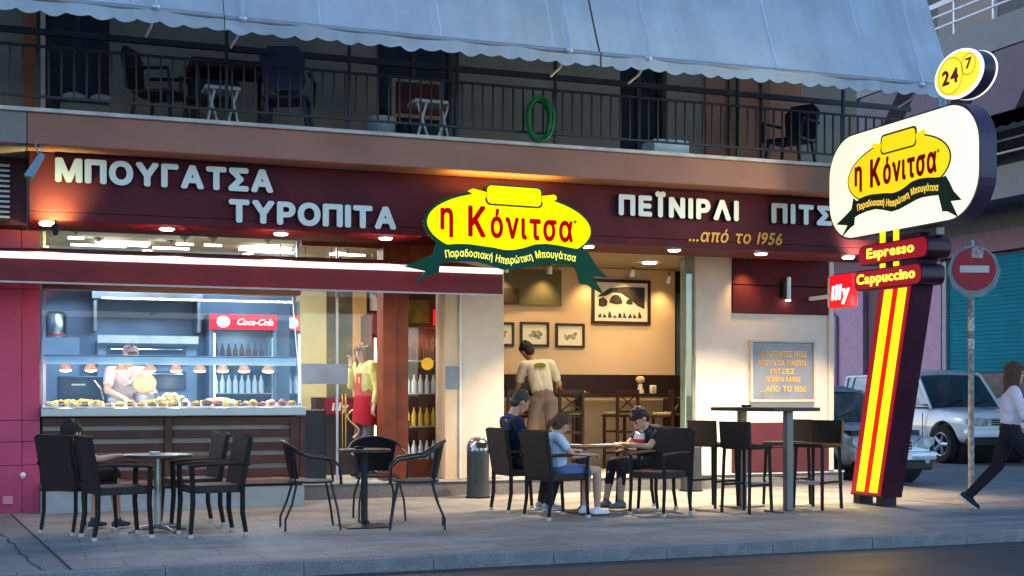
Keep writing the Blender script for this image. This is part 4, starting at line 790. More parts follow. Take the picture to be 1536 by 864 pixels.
def fridge(name, x0, x1, y, ztop, hz, label, case, header, htext, tx, goods, Ls=None):
    t = thing(name, label, 'fridge', ((x0 + x1) / 2, y, .2)); bm = nb(); [bx(bm, *b) for b in ((x0, x0 + .05, y, y + .55, .2, ztop), (x1 - .05, x1, y, y + .55, .2, ztop), (x0 + .05, x1 - .05, y + .5, y + .55, .2, ztop), (x0 + .05, x1 - .05, y, y + .5, ztop - hz, ztop), (x0 + .05, x1 - .05, y, y + .5, .2, .42))]; obj('case', bm, case, t)
    bm = nb(); bx(bm, x0, x1, y - .02, y - .002, ztop - hz, ztop); h_ = obj('header', bm, header, t)
    if htext: text(h_, 'lettering', htext, Fr((0, y - .021, 0), (1, 0, 0), (0, 0, 1)), tx[0], tx[1], ztop - hz * .68, hz * .42, 0, .004, M('sign_white_lit'), .015, .02, .35)
    zs = [.42 + (ztop - hz - .42) * k / 4 for k in range(4)]
    for z in zs[1:]: bm = nb(); bx(bm, x0 + .05, x1 - .05, y + .02, y + .48, z - .012, z); obj('shelf', bm, M('shelf_bright'), t)
    bm = nb(); bx(bm, x0 + .03, x1 - .03, y - .016, y - .01, .44, ztop - hz - .01); d_ = obj('glass_door', bm, G_door, t); bm = nb(); bx(bm, x1 - .07, x1 - .05, y - .04, y - .018, .7, ztop - hz - .1); obj('handle', bm, chrome, d_)
    bm = nb(); bx(bm, x0 + .06, x0 + .08, y + .01, y + .03, .45, ztop - hz - .05); obj('light_strip', bm, M('tube_glow'), t); lamp(t, 'AREA', ((x0 + x1) / 2, y + .04, ztop - hz - .05), 2.5, (1, .95, .85), aim=((x0 + x1) / 2, y + .3, .5), size=.3, sy=.1)
    for zi, z in enumerate(zs):
        n = int((x1 - x0 - .14) / .085); cm, lb = goods[zi % len(goods)]; pr = None
        for k in range(n):
            if pr is None: bm = nb(); lathe(bm, (0, 0, 0), [(.032, 0), (.034, .01), (.034, .14), (.013, .2), (.014, .235)], 12); pr = obj('bottle', bm, cm, smooth=50); o = pr; tag(o, lb % Ls[zi], 'bottle', (lb % Ls[zi]).replace('bottle', 'bottles', 1))
            else: o = pr.copy(); C.objects.link(o)
            o.location = (x0 + .1 + k * .085, y + .1, z + .001)
    return t
b1 = M('bottle_clear', (.7, .72, .75), .15, var=.1); b2 = M('bottle_amber', (.75, .45, .05), .2); b3 = M('bottle_cola', (.05, .015, .01), .15); b4 = M('bottle_green', (.05, .25, .12), .2); b5 = M('bottle_teal', (.1, .4, .4), .3)
sh = ['bottom shelf', 'second shelf', 'third shelf', 'top shelf']
fridge('red_header_fridge', 2.37, 3.25, 17.75, 2.29, .2, 'tall fridge with lit red Coca-Cola header behind the display glass', steelb, M('cola_red_lit', (.7, .02, .03), .4, var=0, emit=(.85, .03, .06, .8)), 'Coca-Cola', (2.72, 3.2), [(b4, 'green bottle on the %s of the red-header fridge'), (b5, 'teal carton bottle on the %s of the red-header fridge'), (b1, 'clear bottle on the %s of the red-header fridge'), (b3, 'dark bottle on the %s of the red-header fridge')], sh)
bm = nb(); plate(bm, ellpts(2.55, 2.19, .085, .075, 20), Fr((0, 17.725, 0), (1, 0, 0), (0, 0, 1)), 0, .004); o = obj('header_roundel', bm, M('sign_white_lit')); tag(o, 'round white badge at the left of the red fridge header', 'badge')
fridge('drinks_fridge', 4.52, 5.15, 16.1, 2.5, .42, 'brown drinks fridge full of bottles beside the entrance column', woodbr, M('header_brown', (.14, .06, .03), .5), '', (0, 0), [(b1, 'pale can bottle on the %s of the brown fridge'), (b2, 'amber bottle on the %s of the brown fridge'), (b1, 'clear bottle on the %s of the brown fridge'), (b3, 'dark bottle on the %s of the brown fridge')], sh)
setof('yellow_glow_badge', 'yellow paper badge stuck on the brown fridge door', 'badge', (4.84, 16.06, 1.62), [('badge', ell(nb(), (0, 0, 0), (.085, .008, .08)), M('badge_yellow', (.85, .5, .05), .5, var=.2, emit=(1, .6, .05, .35)))])  # faint glow put into the paper badge, no lamp inside
bm = nb(); bx(bm, 4.55, 4.86, 16.04, 16.07, 2.13, 2.42); o = obj('olive_poster', bm, M('poster_olive', (.3, .2, .03), .6, var=.4, scale=8)); tag(o, 'olive poster on the header of the brown drinks fridge', 'poster')
t = thing('red_lit_sign', 'small lit red sign on the right of the brown fridge header', 'sign', (5.0, 16.03, 2.2)); bm = nb(); bx(bm, 4.9, 5.14, 15.99, 16.02, 2.1, 2.3); obj('panel', bm, M('illy_red_lit'), t); text(t, 'lettering', 'illy', Fr((0, 15.989, 0), (1, 0, 0), (0, 0, 1)), 4.93, 5.11, 2.15, .09, 0, .003, M('sign_white_lit'), .04, .1, .15)
fridge('brown_header_fridge', 4.5, 5.1, 17.6, 2.33, .28, 'fridge with maroon header and yellow emblem behind the woman', M('niche_brown'), maroon, '', (0, 0), [(b1, 'clear bottle on the %s behind the woman'), (b5, 'teal bottle on the %s behind the woman'), (b3, 'dark bottle on the %s behind the woman'), (b1, 'pale bottle on the %s behind the woman')], sh)
bm = nb(); plate(bm, rrect(4.66, 4.86, 2.12, 2.27, .05), Fr((0, 17.575, 0), (1, 0, 0), (0, 0, 1)), 0, .006); o = obj('emblem', bm, LY3); tag(o, 'glowing yellow emblem on the maroon fridge header behind the woman', 'emblem')
bm = nb(); bx(bm, 3.12, 3.52, 15.9, 16.5, .2, 1.05, .02); o = obj('ice_cream_chest', bm, M('chest_black', (.02, .022, .028), .35)); tag(o, 'black low cabinet just inside the glass right of the counter', 'cabinet')
t = thing('stacked_stand', 'dark wall of goods with a red illy panel behind the glass door', 'stand', (3.9, 16.8, .2)); bm = nb(); bx(bm, 3.6, 4.3, 16.9, 17.2, .2, 1.2, .01); obj('body', bm, M('stand_dark', (.05, .03, .025), .5), t); bm = nb(); bx(bm, 3.72, 4.25, 16.87, 16.898, .98, 1.19); p_ = obj('panel', bm, M('panel_crimson', (.30, .01, .04), .5), t); text(p_, 'lettering', 'illy', Fr((0, 16.868, 0), (1, 0, 0), (0, 0, 1)), 3.8, 4.02, 1.03, .11, 0, .003, white, .03, .1, .15)
for k, (x_, z) in enumerate(((2.98, 2.55), (3.28, 2.62), (3.6, 2.64))):
    t = thing('pendant_lamp', 'small white glowing pendant lamp, %s of three near the counter end' % ['left', 'middle', 'right'][k], 'pendant lamp', (x_, 16.0, z), group='small pendant lamps near the counter end'); bm = nb(); tube(bm, [(0, 0, .05), (0, 0, 3.06 - z)], .005); obj('cord', bm, dark, t, local=True); bm = nb(); lathe(bm, (0, 0, 0), [(.02, -.09), (.06, -.03), (.055, .03), (.03, .06)], 18); obj('globe', bm, M('globe_glow', (1, .97, .9), .4, var=0, emit=(1, .93, .8, 6)), t, local=True, smooth=60); bm = nb(); lathe(bm, (0, 0, .03), [(.07, 0), (.02, .05)], 16); obj('cap', bm, dark, t, local=True)
for x_ in (3.9,): 
    t = thing('entrance_ceiling_light', 'round downlight in the ceiling just inside the entrance', 'downlight', (x_, 16.9, 3.06)); bm = nb(); cyl(bm, (0, 0), .08, -.02, -.001); obj('lens', bm, lm, t, local=True); lamp(t, 'SPOT', (x_, 16.9, 3.02), 110, (1, .76, .48), aim=(x_, 16.9, 0), size=.08, angle=150, blend=1)
for (x_, y, r_, h, lb) in ((4.4, 15.95, .14, .72, 'tan and black waste bin just inside the entrance column'),):
    t = thing('waste_bin', lb, 'bin', (x_, y, .2)); bm = nb(); lathe(bm, (0, 0, 0), [(r_ * .8, 0), (r_, h * .75)], 24); obj('body', bm, M('bin_tan', (.35, .25, .16), .4, .3), t, local=True, smooth=40); bm = nb(); lathe(bm, (0, 0, h * .751), [(r_ * 1.15, 0), (r_ * 1.2, .16), (r_ * 1.1, .18)], 24); obj('lid', bm, M('bin_black', (.02, .02, .022), .3), t, local=True, smooth=40)
def ash_bin(x_, y, lb):
    t = thing('domed_bin', lb, 'bin', (x_, y, 0)); bm = nb(); cyl(bm, (0, 0), .135, 0, .56, 32); obj('body', bm, M('bin_gunmetal', (.07, .08, .09), .3, .6), t, local=True, smooth=40)
    bm = nb(); lathe(bm, (0, 0, .561), [(.137, 0), (.137, .05), (.12, .11), (.08, .155), (.03, .17)], 32); obj('dome', bm, M('dome_steel', (.35, .37, .4), .18, .9, var=0), t, local=True, smooth=50); bm = nb(); bx(bm, -.06, .06, -.14, -.09, .6, .66); obj('slot', bm, dark, t, local=True)
    bm = nb(); cyl(bm, (0, 0), .15, 0, .02, 32); obj('foot_ring', bm, dark, t, local=True)
ash_bin(5.18, 15.1, 'gunmetal cylinder bin with domed lid against the centre pillar'); ash_bin(8.1, 15.2, 'gunmetal domed bin mostly hidden behind the chairs at the window corner')
# ------------------------------------------------------------------ pavement furniture
def wicker_chair(label, seatw=.46):
    t = thing('wicker_armchair', label, 'chair'); w_ = seatw / 2
    # local: faces +X
    bm = nb(); bx(bm, -.2, .25, -w_ + .03, w_ - .03, .38, .45, .012); obj('seat', bm, wickl, t, local=True)
    bm = nb(); fb = Fr((-.19, 0, .40), (0, 1, 0), (-.17, 0, 1)); plate(bm, [(-w_ + .0, 0), (w_ - .0, 0), (w_ + .005, .455), (w_ - .03, .485), (-w_ + .03, .485), (-w_ - .005, .455)], fb, -.022, .022)
    for e in (0,): pass
    bmesh.ops.bevel(bm, geom=[e for e in bm.edges if e.calc_length() > .3], offset=.008, segments=2, affect='EDGES'); obj('backrest', bm, wick, t, local=True)
    for sy in (-1, 1):
        y = sy * (w_ - .02)
        bm = nb(); tube(bm, [(.25, y, .605), (.24, y, .3), (.26, y, .03)], [.024, .023, .02], 4); l_ = obj('leg', bm, legm, t, local=True); bm = nb(); bx(bm, .242, .278, y - .018, y + .018, 0, .03); obj('glide', bm, glide, l_, local=True)
        bm = nb(); tube(bm, [(-.2, y, .45), (-.2, y, .2), (-.23, y, .03)], [.024, .023, .02], 4); l_ = obj('leg', bm, legm, t, local=True); bm = nb(); bx(bm, -.248, -.212, y - .018, y + .018, 0, .03); obj('glide', bm, glide, l_, local=True)
        bm = nb(); g = [(-.27, .655), (-.1, .668), (.1, .662), (.24, .648), (.28, .63)]; tube(bm, [(x, y, z) for x, z in g], [.02, .024, .026, .026, .02], 4)
        for v in bm.verts: v.co.z = .625 + (v.co.z - .65) * .7
        obj('arm', bm, wickl, t, local=True)
    return t
W0 = wicker_chair('dark wicker armchair at the far left, holding the dark-haired sitter')
W0.location = (.52, 12.62, 0); W0.rotation_euler.z = rad(38); W0["group"] = 'dark wicker armchairs on the pavement'
dup(W0, (.80, 12.05, 0), rad(12), 'empty dark wicker armchair in front of the seated person at left')
dup(W0, (1.58, 12.95, 0), rad(188), 'dark wicker armchair facing left, rear one right of the left table')
dup(W0, (1.64, 12.0, 0), rad(188), 'dark wicker armchair facing left, front one right of the left table')
dup(W0, (5.02, 13.28, 0), rad(6), 'dark wicker armchair holding the man in the navy shirt')
dup(W0, (5.08, 12.42, 0), rad(14), 'dark wicker armchair holding the girl in the pale blue shirt')
dup(W0, (6.42, 13.05, 0), rad(188), 'dark wicker armchair holding the boy')
dup(W0, (6.27, 12.42, 0), rad(208), 'empty dark wicker armchair behind the boy, back turned to the bar stools')
def metal_chair(label):
    t = thing('bistro_armchair', label, 'chair'); tm = M('bistro_tube', (.035, .034, .04), .35, .5); wv = weave('bistro_weave', (.05, .045, .05), 70)
    bm = nb(); lathe(bm, (0, 0, .425), [(.19, 0), (.215, .01), (.21, .022), (.18, .025)], 24)
    for v in bm.verts: v.co.x *= 1.02
    obj('seat', bm, wv, t, local=True)
    bm = nb(); A_ = [math.pi * k / 16 for k in range(17)]
    pts = [(.24, .245, .42), (.23, .26, .58), (.16, .27, .645)] + [(-.08 - .19 * math.sin(a), .27 * math.cos(a), .68 + .13 * math.sin(a)) for a in A_] + [(.16, -.27, .645), (.23, -.26, .58), (.24, -.245, .42)]
    tube(bm, pts, .014, 8); obj('hoop', bm, tm, t, local=True, smooth=60)
    bm = nb(); n = 14; lo, hi = [], []
    for k in range(n + 1):
        a = rad(35 + 110 * k / n); hi.append(bm.verts.new((-.08 - .185 * math.sin(a), .265 * math.cos(a), .675 + .13 * math.sin(a)))); lo.append(bm.verts.new((-.05 - .15 * math.sin(a), .2 * math.cos(a), .47)))
    for k in range(n): bm.faces.new((hi[k], hi[k + 1], lo[k + 1], lo[k]))
    bmesh.ops.solidify(bm, geom=bm.faces[:], thickness=.008); obj('backrest', bm, wv, t, local=True, smooth=50)
    for sy in (-1, 1):
        bm = nb(); tube(bm, [(.16, sy * .17, .43), (.21, sy * .22, .2), (.24, sy * .23, 0)], .011, 8); obj('leg', bm, tm, t, local=True, smooth=60)
        bm = nb(); tube(bm, [(-.15, sy * .15, .43), (-.2, sy * .2, .24), (-.26, sy * .2, .1), (-.26, sy * .2, 0)], .011, 8); obj('leg', bm, tm, t, local=True, smooth=60)
        bm = nb(); tube(bm, [(-.16, sy * .15, .42), (-.2, sy * .22, .74)], .010, 8); obj('back_stay', bm, tm, t, local=True)
    return t
E0 = metal_chair('round-backed bistro armchair left of the square-based table, facing right'); E0.location = (2.56, 12.22, 0); E0.rotation_euler.z = rad(-4); E0["group"] = 'round-backed bistro armchairs'
dup(E0, (3.36, 12.85, 0), rad(-94), 'round-backed bistro armchair behind its table, facing the street'); dup(E0, (3.48, 11.92, 0), rad(165), 'round-backed bistro armchair right of its table, facing left')
def round_table(loc, r, h, label, topm, colm, base, tr=None):
    t = thing('round_table', label, 'table', loc); bm = nb(); lathe(bm, (0, 0, h - .028), [(r - .015, 0), (r, .008), (r, .022), (r - .008, .028)], 48); obj('tabletop', bm, topm, t, local=True, smooth=35)
    bm = nb(); cyl(bm, (0, 0), .032, .03, h - .03, 20); obj('pedestal', bm, colm, t, local=True, smooth=40)
    if base == 'cross':
        for k in range(4):
            a = rad(25 + 90 * k); bm = nb(); tube(bm, [(0, 0, .05), (.15 * math.cos(a), .15 * math.sin(a), .045), (.29 * math.cos(a), .29 * math.sin(a), .012)], [.025, .02, .014], 8); obj('foot', bm, M('foot_alloy', (.25, .25, .26), .35, .8), t, local=True, smooth=50)
    else:
        bm = nb(); bx(bm, -.21, .21, -.21, .21, 0, .012, .003); lathe(bm, (0, 0, .012), [(.16, 0), (.06, .02), (.035, .05)], 20); obj('base_plate', bm, dark, t, local=True)
    return t
ttop = M('table_top_dark', (.05, .045, .045), .3, var=.3, scale=12)
round_table((1.2, 12.42, 0), .31, .70, 'round dark table on a steel post between the left wicker chairs', ttop, steel, 'cross')
round_table((3.06, 12.2, 0), .25, .73, 'small round table on black square base among the bistro chairs', ttop, blackm, 'sq')
round_table((5.62, 12.95, 0), .33, .70, 'round dark table between the girl and the boy', ttop, blackm, 'sq')
def ashtray(loc, lb, m=white, r=.05):
    t = thing('ashtray', lb, 'ashtray', loc); bm = nb(); lathe(bm, (0, 0, 0), [(r * .8, 0), (r, .022), (r * .85, .024), (r * .7, .008)], 20); obj('bowl', bm, m, t, local=True, smooth=40)
ashtray((1.17, 12.4, .701), 'white ashtray on the left table'); ashtray((3.0, 12.15, .731), 'dark glossy ashtray on the square-based table', M('ash_black', (.02, .02, .03), .1)); ashtray((7.47, 12.75, 1.101), 'black ashtray on the tall bar table', M('ash_black'), .06)
t = thing('saucer', 'pale saucer on the table beside the boy', 'saucer', (5.5, 12.9, .701)); bm = nb(); lathe(bm, (0, 0, 0), [(.04, 0), (.075, .012), (.07, .014)], 20); obj('dish', bm, white, t, local=True)
t = thing('magazine', 'open yellowish magazine on the table in front of the boy', 'magazine', (5.85, 12.95, .702), rad(12)); bm = nb(); bx(bm, -.16, .0, -.11, .11, 0, .006); bx(bm, .002, .16, -.11, .11, 0, .008); obj('page', bm, M('page_print', (.5, .48, .35), .6, var=.6, scale=18), t, local=True)
# tall bar table
t = thing('bar_table', 'tall rectangular dark bar table on two grey posts', 'table', (7.56, 12.52, 0), rad(11.5)); bm = nb(); bx(bm, -.33, .33, -.5, .5, 1.06, 1.1, .005); obj('tabletop', bm, M('bar_top', (.035, .028, .026), .3), t, local=True)
for y in (-.36, .36): bm = nb(); bx(bm, -.042, .042, y - .035, y + .035, .02, 1.058, .004); obj('post', bm, alu_g, t, local=True); bm = nb(); bx(bm, -.2, .2, y - .15, y + .15, 0, .018); obj('base_plate', bm, alu_g, t, local=True)
def bar_stool(label):
    t = thing('wicker_bar_stool', label, 'bar stool'); 
    bm = nb(); bx(bm, -.18, .2, -.19, .19, .665, .71, .012); obj('seat', bm, wick, t, local=True)
    bm = nb(); plate(bm, [(-.19, 0), (.19, 0), (.195, .275), (-.195, .275)], Fr((-.18, 0, .68), (0, 1, 0), (-.08, 0, 1)), -.018, .018); obj('backrest', bm, wick, t, local=True)
    for sx in (-1, 1):
        for sy in (-1, 1): bm = nb(); tube(bm, [(sx * .165, sy * .165, .665), (sx * .19, sy * .18, 0)], [.024, .021], 4); obj('leg', bm, legm, t, local=True)
    for sy in (-1, 1): bm = nb(); bx(bm, -.16, .16, sy * .175 - .012, sy * .175 + .012, .28, .305); obj('rung', bm, legm, t, local=True)
    bm = nb(); bx(bm, .165, .20, -.15, .15, .27, .31, .004); obj('foot_bar', bm, M('foot_bar_alloy', (.55, .57, .62), .3, .6), t, local=True)
    return t
L0 = bar_stool('wicker bar stool facing right, rear one left of the tall table'); L0.location = (7.2, 12.98, 0); L0.rotation_euler.z = rad(20); L0["group"] = 'wicker bar stools'
dup(L0, (7.2, 12.28, 0), rad(22), 'wicker bar stool facing right, front one left of the tall table'); dup(L0, (8.14, 13.0, 0), rad(200), 'wicker bar stool facing left, rear one right of the tall table'); dup(L0, (8.16, 12.42, 0), rad(204), 'wicker bar stool facing left, next to the striped totem')

# ------------------------------------------------------------------ people
def bake(o):
    dg = bpy.context.evaluated_depsgraph_get(); dg.update(); me = bpy.data.meshes.new_from_object(o.evaluated_get(dg)); o.modifiers.clear(); old = o.data; o.data = me; bpy.data.meshes.remove(old)
    me.polygons.foreach_set("use_smooth", [True] * len(me.polygons)); return o
def blob(name, bm, mat, parent, vox=.012, sm=4, kind=None):
    o = obj(name, bm, mat, parent, local=True); r = o.modifiers.new('r', 'REMESH'); r.mode = 'VOXEL'; r.voxel_size = vox
    s = o.modifiers.new('s', 'SMOOTH'); s.factor = .5; s.iterations = sm; return bake(o)
def flatcap(bm, a, b, ra, rb, wide, k=.5):    # capsule pair giving an oval section
    for s in (-1, 1): capsule(bm, Vector(a) + wide * s * k, Vector(b) + wide * s * k, ra, rb)
def person(label, loc, rz, J, c, s=1.0, kid=False, extra=None):
    T = thing('person', label, 'person', loc, rz); J = {k: Vector(v) * s for k, v in J.items()}
    hs = s * (1.0 if not kid else 1.18)
    f = J['f'].normalized(); up = (J['head'] - J['neck']).normalized(); left = up.cross(f).normalized(); f = left.cross(up).normalized(); R = Matrix((f, left, up)).transposed()
    H = J['head']; bm = nb()
    # head
    ell(bm, H + up * .015 * hs, (.093 * hs, .074 * hs, .098 * hs), R, 3); ell(bm, H + f * .022 * hs - up * .05 * hs, (.062 * hs, .054 * hs, .062 * hs), R, 3)
    ell(bm, H + f * .07 * hs - up * .095 * hs, (.018 * hs, .022 * hs, .014 * hs), R, 2)
    capsule(bm, H + f * .088 * hs + up * .005 * hs, H + f * .108 * hs - up * .03 * hs, .008 * hs, .013 * hs)
    capsule(bm, H + f * .082 * hs - up * .062 * hs + left * .018 * hs, H + f * .082 * hs - up * .062 * hs - left * .018 * hs, .009 * hs, .009 * hs)
    for q in (-1, 1): ell(bm, H + left * q * .076 * hs - up * .01 * hs - f * .005 * hs, (.018 * hs, .009 * hs, .03 * hs), R, 2)
    capsule(bm, J['neck'] - up * .05 * s, H - up * .06 * hs - f * .01, .052 * s, .05 * s)
    # trunk
    sw = (J['sL'] - J['sR']); sn = sw.normalized(); hw = (J['hL'] - J['hR'])
    flatcap(bm, J['pel'], J['pel'] * .45 + J['chest'] * .55, .1 * s, .095 * s, sn * .07 * s); flatcap(bm, J['pel'] * .4 + J['chest'] * .6, J['chest'], .1 * s, .1 * s, sn * .085 * s)
    capsule(bm, J['sL'] - sn * .03 * s, J['sR'] + sn * .03 * s, .058 * s, .058 * s); capsule(bm, J['chest'], J['neck'], .09 * s, .055 * s)
    for q in 'LR':
        capsule(bm, J['s' + q], J['e' + q], .05 * s, .04 * s); capsule(bm, J['e' + q], J['w' + q], .04 * s, .026 * s)
        capsule(bm, J['h' + q], J['k' + q], .085 * s, .056 * s); capsule(bm, J['k' + q], J['a' + q] * .45 + J['k' + q] * .55, .054 * s, .055 * s); capsule(bm, J['a' + q] * .45 + J['k' + q] * .55, J['a' + q], .055 * s, .036 * s)
        # hand
        W = J['w' + q]; d = (W - J['e' + q]).normalized(); d = (J['d' + q]).normalized() if 'd' + q in J else d
        n_ = Vector((0, 0, -1)); n_ = (n_ - d * n_.dot(d)); n_ = n_.normalized() if n_.length > .2 else (f - d * f.dot(d)).normalized(); sd_ = d.cross(n_).normalized(); g = 1 if q == 'L' else -1
        for k in (-1, 0, 1): capsule(bm, W + sd_ * k * .018 * s, W + d * .075 * s + sd_ * k * .024 * s, .016 * s, .015 * s)
        for k, ln in enumerate((.062, .075, .07, .055)):
            b0 = W + d * .085 * s + sd_ * (k - 1.5) * .02 * s * g; m_ = b0 + (d * .8 + n_ * .45).normalized() * ln * .55 * s; e_ = m_ + (d * .45 + n_ * .85).normalized() * ln * .5 * s
            capsule(bm, b0, m_, .0095 * s, .009 * s); capsule(bm, m_, e_, .009 * s, .0075 * s)
        th0 = W + d * .03 * s - sd_ * .028 * s * g; th1 = th0 + (d * .7 - sd_ * .6 * g + n_ * .4).normalized() * .04 * s; capsule(bm, th0, th1, .012 * s, .011 * s); capsule(bm, th1, th1 + (d * .8 + n_ * .5).normalized() * .03 * s, .011 * s, .009 * s)
    blob('body', bm, c['skin'], T, .0075 * max(s, .8), 3)
    for q in (-1, 1):
        bm = nb(); ell(bm, H + f * .086 * hs + left * q * .03 * hs + up * .008 * hs, (.008 * hs, .013 * hs, .007 * hs), R, 2); obj('eye', bm, M('eye_dark', (.03, .02, .02), .2, var=0), T, local=True, smooth=60)
    # hair
    hb = nb(); hc = c.get('hairstyle', 'short')
    ell(hb, H + up * .032 * hs - f * .018 * hs, (.098 * hs, .083 * hs, .09 * hs), R, 3)
    if hc != 'balding': ell(hb, H + up * .06 * hs + f * .03 * hs, (.066 * hs, .07 * hs, .048 * hs), R, 3)
    ell(hb, H - f * .05 * hs - up * .03 * hs, (.055 * hs, .068 * hs, .07 * hs), R, 3)
    rnd = random.Random(hash(label) % 999 if False else len(label))
    for k in range(26):
        a = rnd.uniform(0, 6.28); e_ = rnd.uniform(.35, 1.5); dv = (f * math.cos(a) * math.cos(e_) * .9 + left * math.sin(a) * math.cos(e_) * .8 + up * math.sin(e_)); p = H + up * .03 * hs - f * .02 * hs + dv * .088 * hs
        if hc == 'balding' and dv.dot(f) > .3: continue
        ell(hb, p, (.022 * hs,) * 3, None, 1)
    if hc == 'long':
        for k in range(9):
            a = rad(78 + 204 * k / 8); p = H + f * math.cos(a) * .08 * hs + left * math.sin(a) * .085 * hs; capsule(hb, p + up * .05 * hs, p - Vector((0, 0, .3 * s)) - f * .03 * s, .038 * hs, .02 * hs)
    if hc == 'bob':
        for k in range(9): a = rad(85 + 190 * k / 8); p = H + f * math.cos(a) * .08 * hs + left * math.sin(a) * .078 * hs; capsule(hb, p + up * .03 * hs, p - up * .10 * hs, .03 * hs, .022 * hs)
    if hc == 'pony': capsule(hb, H - f * .09 * hs + up * .02 * hs, H - f * .16 * hs - up * .08 * hs, .035 * hs, .022 * hs); capsule(hb, H - f * .16 * hs - up * .08 * hs, H - f * .13 * hs - up * .22 * hs, .03 * hs, .01 * hs)
    if hc == 'cap':
        hb2 = nb(); ell(hb2, H + up * .045 * hs - f * .012 * hs, (.106 * hs, .09 * hs, .085 * hs), R, 3); flatcap(hb2, H + up * .04 * hs + f * .08 * hs, H + up * .025 * hs + f * .15 * hs, .014 * hs, .012 * hs, left * .05 * hs, 1); blob('cap', hb2, c['cap'], T, .009, 2)
    ho = blob('hair', hb, c['hair'], T, .007, 1)
    for v in ho.data.vertices:
        d_ = (v.co - H); q_ = Vector((v.co.x * 90, v.co.y * 90, v.co.z * 22)); v.co += d_.normalized() * (noise.noise(q_) * .011 + noise.noise(v.co * 45) * .006) * hs
    bm = nb(); capsule(bm, H + f * .0895 * hs - up * .064 * hs + left * .017 * hs, H + f * .0895 * hs - up * .064 * hs - left * .017 * hs, .0045 * hs, .0045 * hs); obj('mouth', bm, M('lips', (.30, .09, .07), .5), T, local=True, smooth=60)
    for q in (-1, 1): bm = nb(); capsule(bm, H + f * .088 * hs + left * q * .018 * hs + up * .026 * hs, H + f * .080 * hs + left * q * .044 * hs + up * .024 * hs, .005 * hs, .004 * hs); obj('eyebrow', bm, c['hair'], T, local=True, smooth=60)
    # shirt
    sb = nb(); g = .014 * s
    flatcap(sb, J['pel'] + (J['chest'] - J['pel']) * c.get('hem', .3), J['pel'] * .45 + J['chest'] * .55, .108 * s + g * .6, .1 * s + g, sn * .075 * s); flatcap(sb, J['pel'] * .4 + J['chest'] * .6, J['chest'], .1 * s + g, .1 * s + g, sn * .09 * s)
    capsule(sb, J['sL'] - sn * .03 * s, J['sR'] + sn * .03 * s, .066 * s, .066 * s); capsule(sb, J['chest'], J['neck'] - up * .03 * s, .1 * s, .066 * s)
    sl = c.get('sleeve', .6)
    for q in 'LR':
        a, b_, w_ = J['s' + q], J['e' + q], J['w' + q]
        if sl <= 1: capsule(sb, a, a.lerp(b_, sl), .064 * s, .062 * s)
        else: capsule(sb, a, b_, .064 * s, .054 * s); capsule(sb, b_, b_.lerp(w_, sl - 1), .053 * s, .042 * s)
    shirt = blob('shirt', sb, c['shirt'], T, .011, 3)
    for v in shirt.data.vertices: v.co += Vector((1, 1, 0)) * (noise.noise(v.co * 13) * .009 * s) + Vector((0, 0, noise.noise(v.co * 9 + Vector((3, 1, 7))) * .006 * s))
    # trousers
    pb_ = nb(); flatcap(pb_, J['pel'] + Vector((0, 0, .06 * s)) * 0 + (J['chest'] - J['pel']) * .12, J['pel'], .105 * s, .112 * s, sn * .07 * s); pl_ = c.get('leg', 2)
    for q in 'LR':
        h, k_, a = J['h' + q], J['k' + q], J['a' + q]; fl = c.get('flare', 0)
        if pl_ <= 1: capsule(pb_, h, h.lerp(k_, pl_), .1 * s, (.085 if pl_ > .8 else .09) * s)
        else: capsule(pb_, h, k_, .098 * s, (.07 + fl) * s); capsule(pb_, k_, k_.lerp(a, pl_ - 1), (.069 + fl) * s, (.055 + fl) * s)
    tr = blob('trousers', pb_, c['pants'], T, .011, 3)
    for v in tr.data.vertices: v.co += Vector((1, 1, .3)) * (noise.noise(v.co * 11 + Vector((5, 5, 5))) * .009 * s)
    for q in 'LR':
        a = J['a' + q]; fd = J.get('t' + q, Vector((1, 0, 0))).normalized(); b_ = nb(); dn = (a - J['k' + q]).normalized(); up2 = Vector((0, 0, 1)); up2 = (up2 - fd * up2.dot(fd)).normalized(); so = a - up2 * .045 * s
        capsule(b_, so - fd * .04 * s, so + fd * .06 * s, .042 * s, .04 * s); capsule(b_, so + fd * .06 * s - up2 * .006, so + fd * .15 * s - up2 * .01 * s, .04 * s, .03 * s); capsule(b_, a + up2 * .01, so, .042 * s, .04 * s)
        sh_ = blob('shoe', b_, c['shoe'], T, .010, 2)
        if c.get('sole'):
            b_ = nb(); capsule(b_, so - fd * .045 * s - up2 * .034 * s, so + fd * .15 * s - up2 * .034 * s, .04 * s, .032 * s)
            for v in b_.verts: dz = (v.co - so).dot(up2) + .034 * s; v.co -= up2 * dz * .7
            obj('sole', b_, c['sole'], sh_, local=True, smooth=60)
    if extra: extra(T, J, s, f, left, up)
    return T
skin = M('skin_tan', (.50, .26, .17), .55, var=.06); skin2 = M('skin_light', (.58, .33, .23), .55, var=.06)
hblk = M('hair_dark', (.025, .016, .012), .5, var=.4, scale=70, bump=.8, bscale=180); hbrn = M('hair_brown', (.11, .05, .025), .5, var=.4, scale=70, bump=.8, bscale=180); hgin = M('hair_auburn', (.13, .038, .008), .45, var=.4, scale=60, bump=.8, bscale=180)
def cl(n, c, **k): return M('cloth_' + n, c, .85, var=.1, scale=8, bump=.2, bscale=250, **k)
SIT = dict(pel=(-.02, 0, .55), chest=(-.09, 0, .87), neck=(-.08, 0, 1.01), head=(-.03, 0, 1.15), f=(1, 0, -.1), sL=(-.09, .18, .95), sR=(-.09, -.18, .95), eL=(.0, .24, .70), eR=(.0, -.24, .70), wL=(.24, .22, .71), wR=(.24, -.22, .71),
           hL=(0, .09, .53), hR=(0, -.09, .53), kL=(.42, .13, .54), kR=(.42, -.13, .54), aL=(.42, .13, .09), aR=(.40, -.13, .09))
def pose(base, **k): d = dict(base); d.update(k); return d
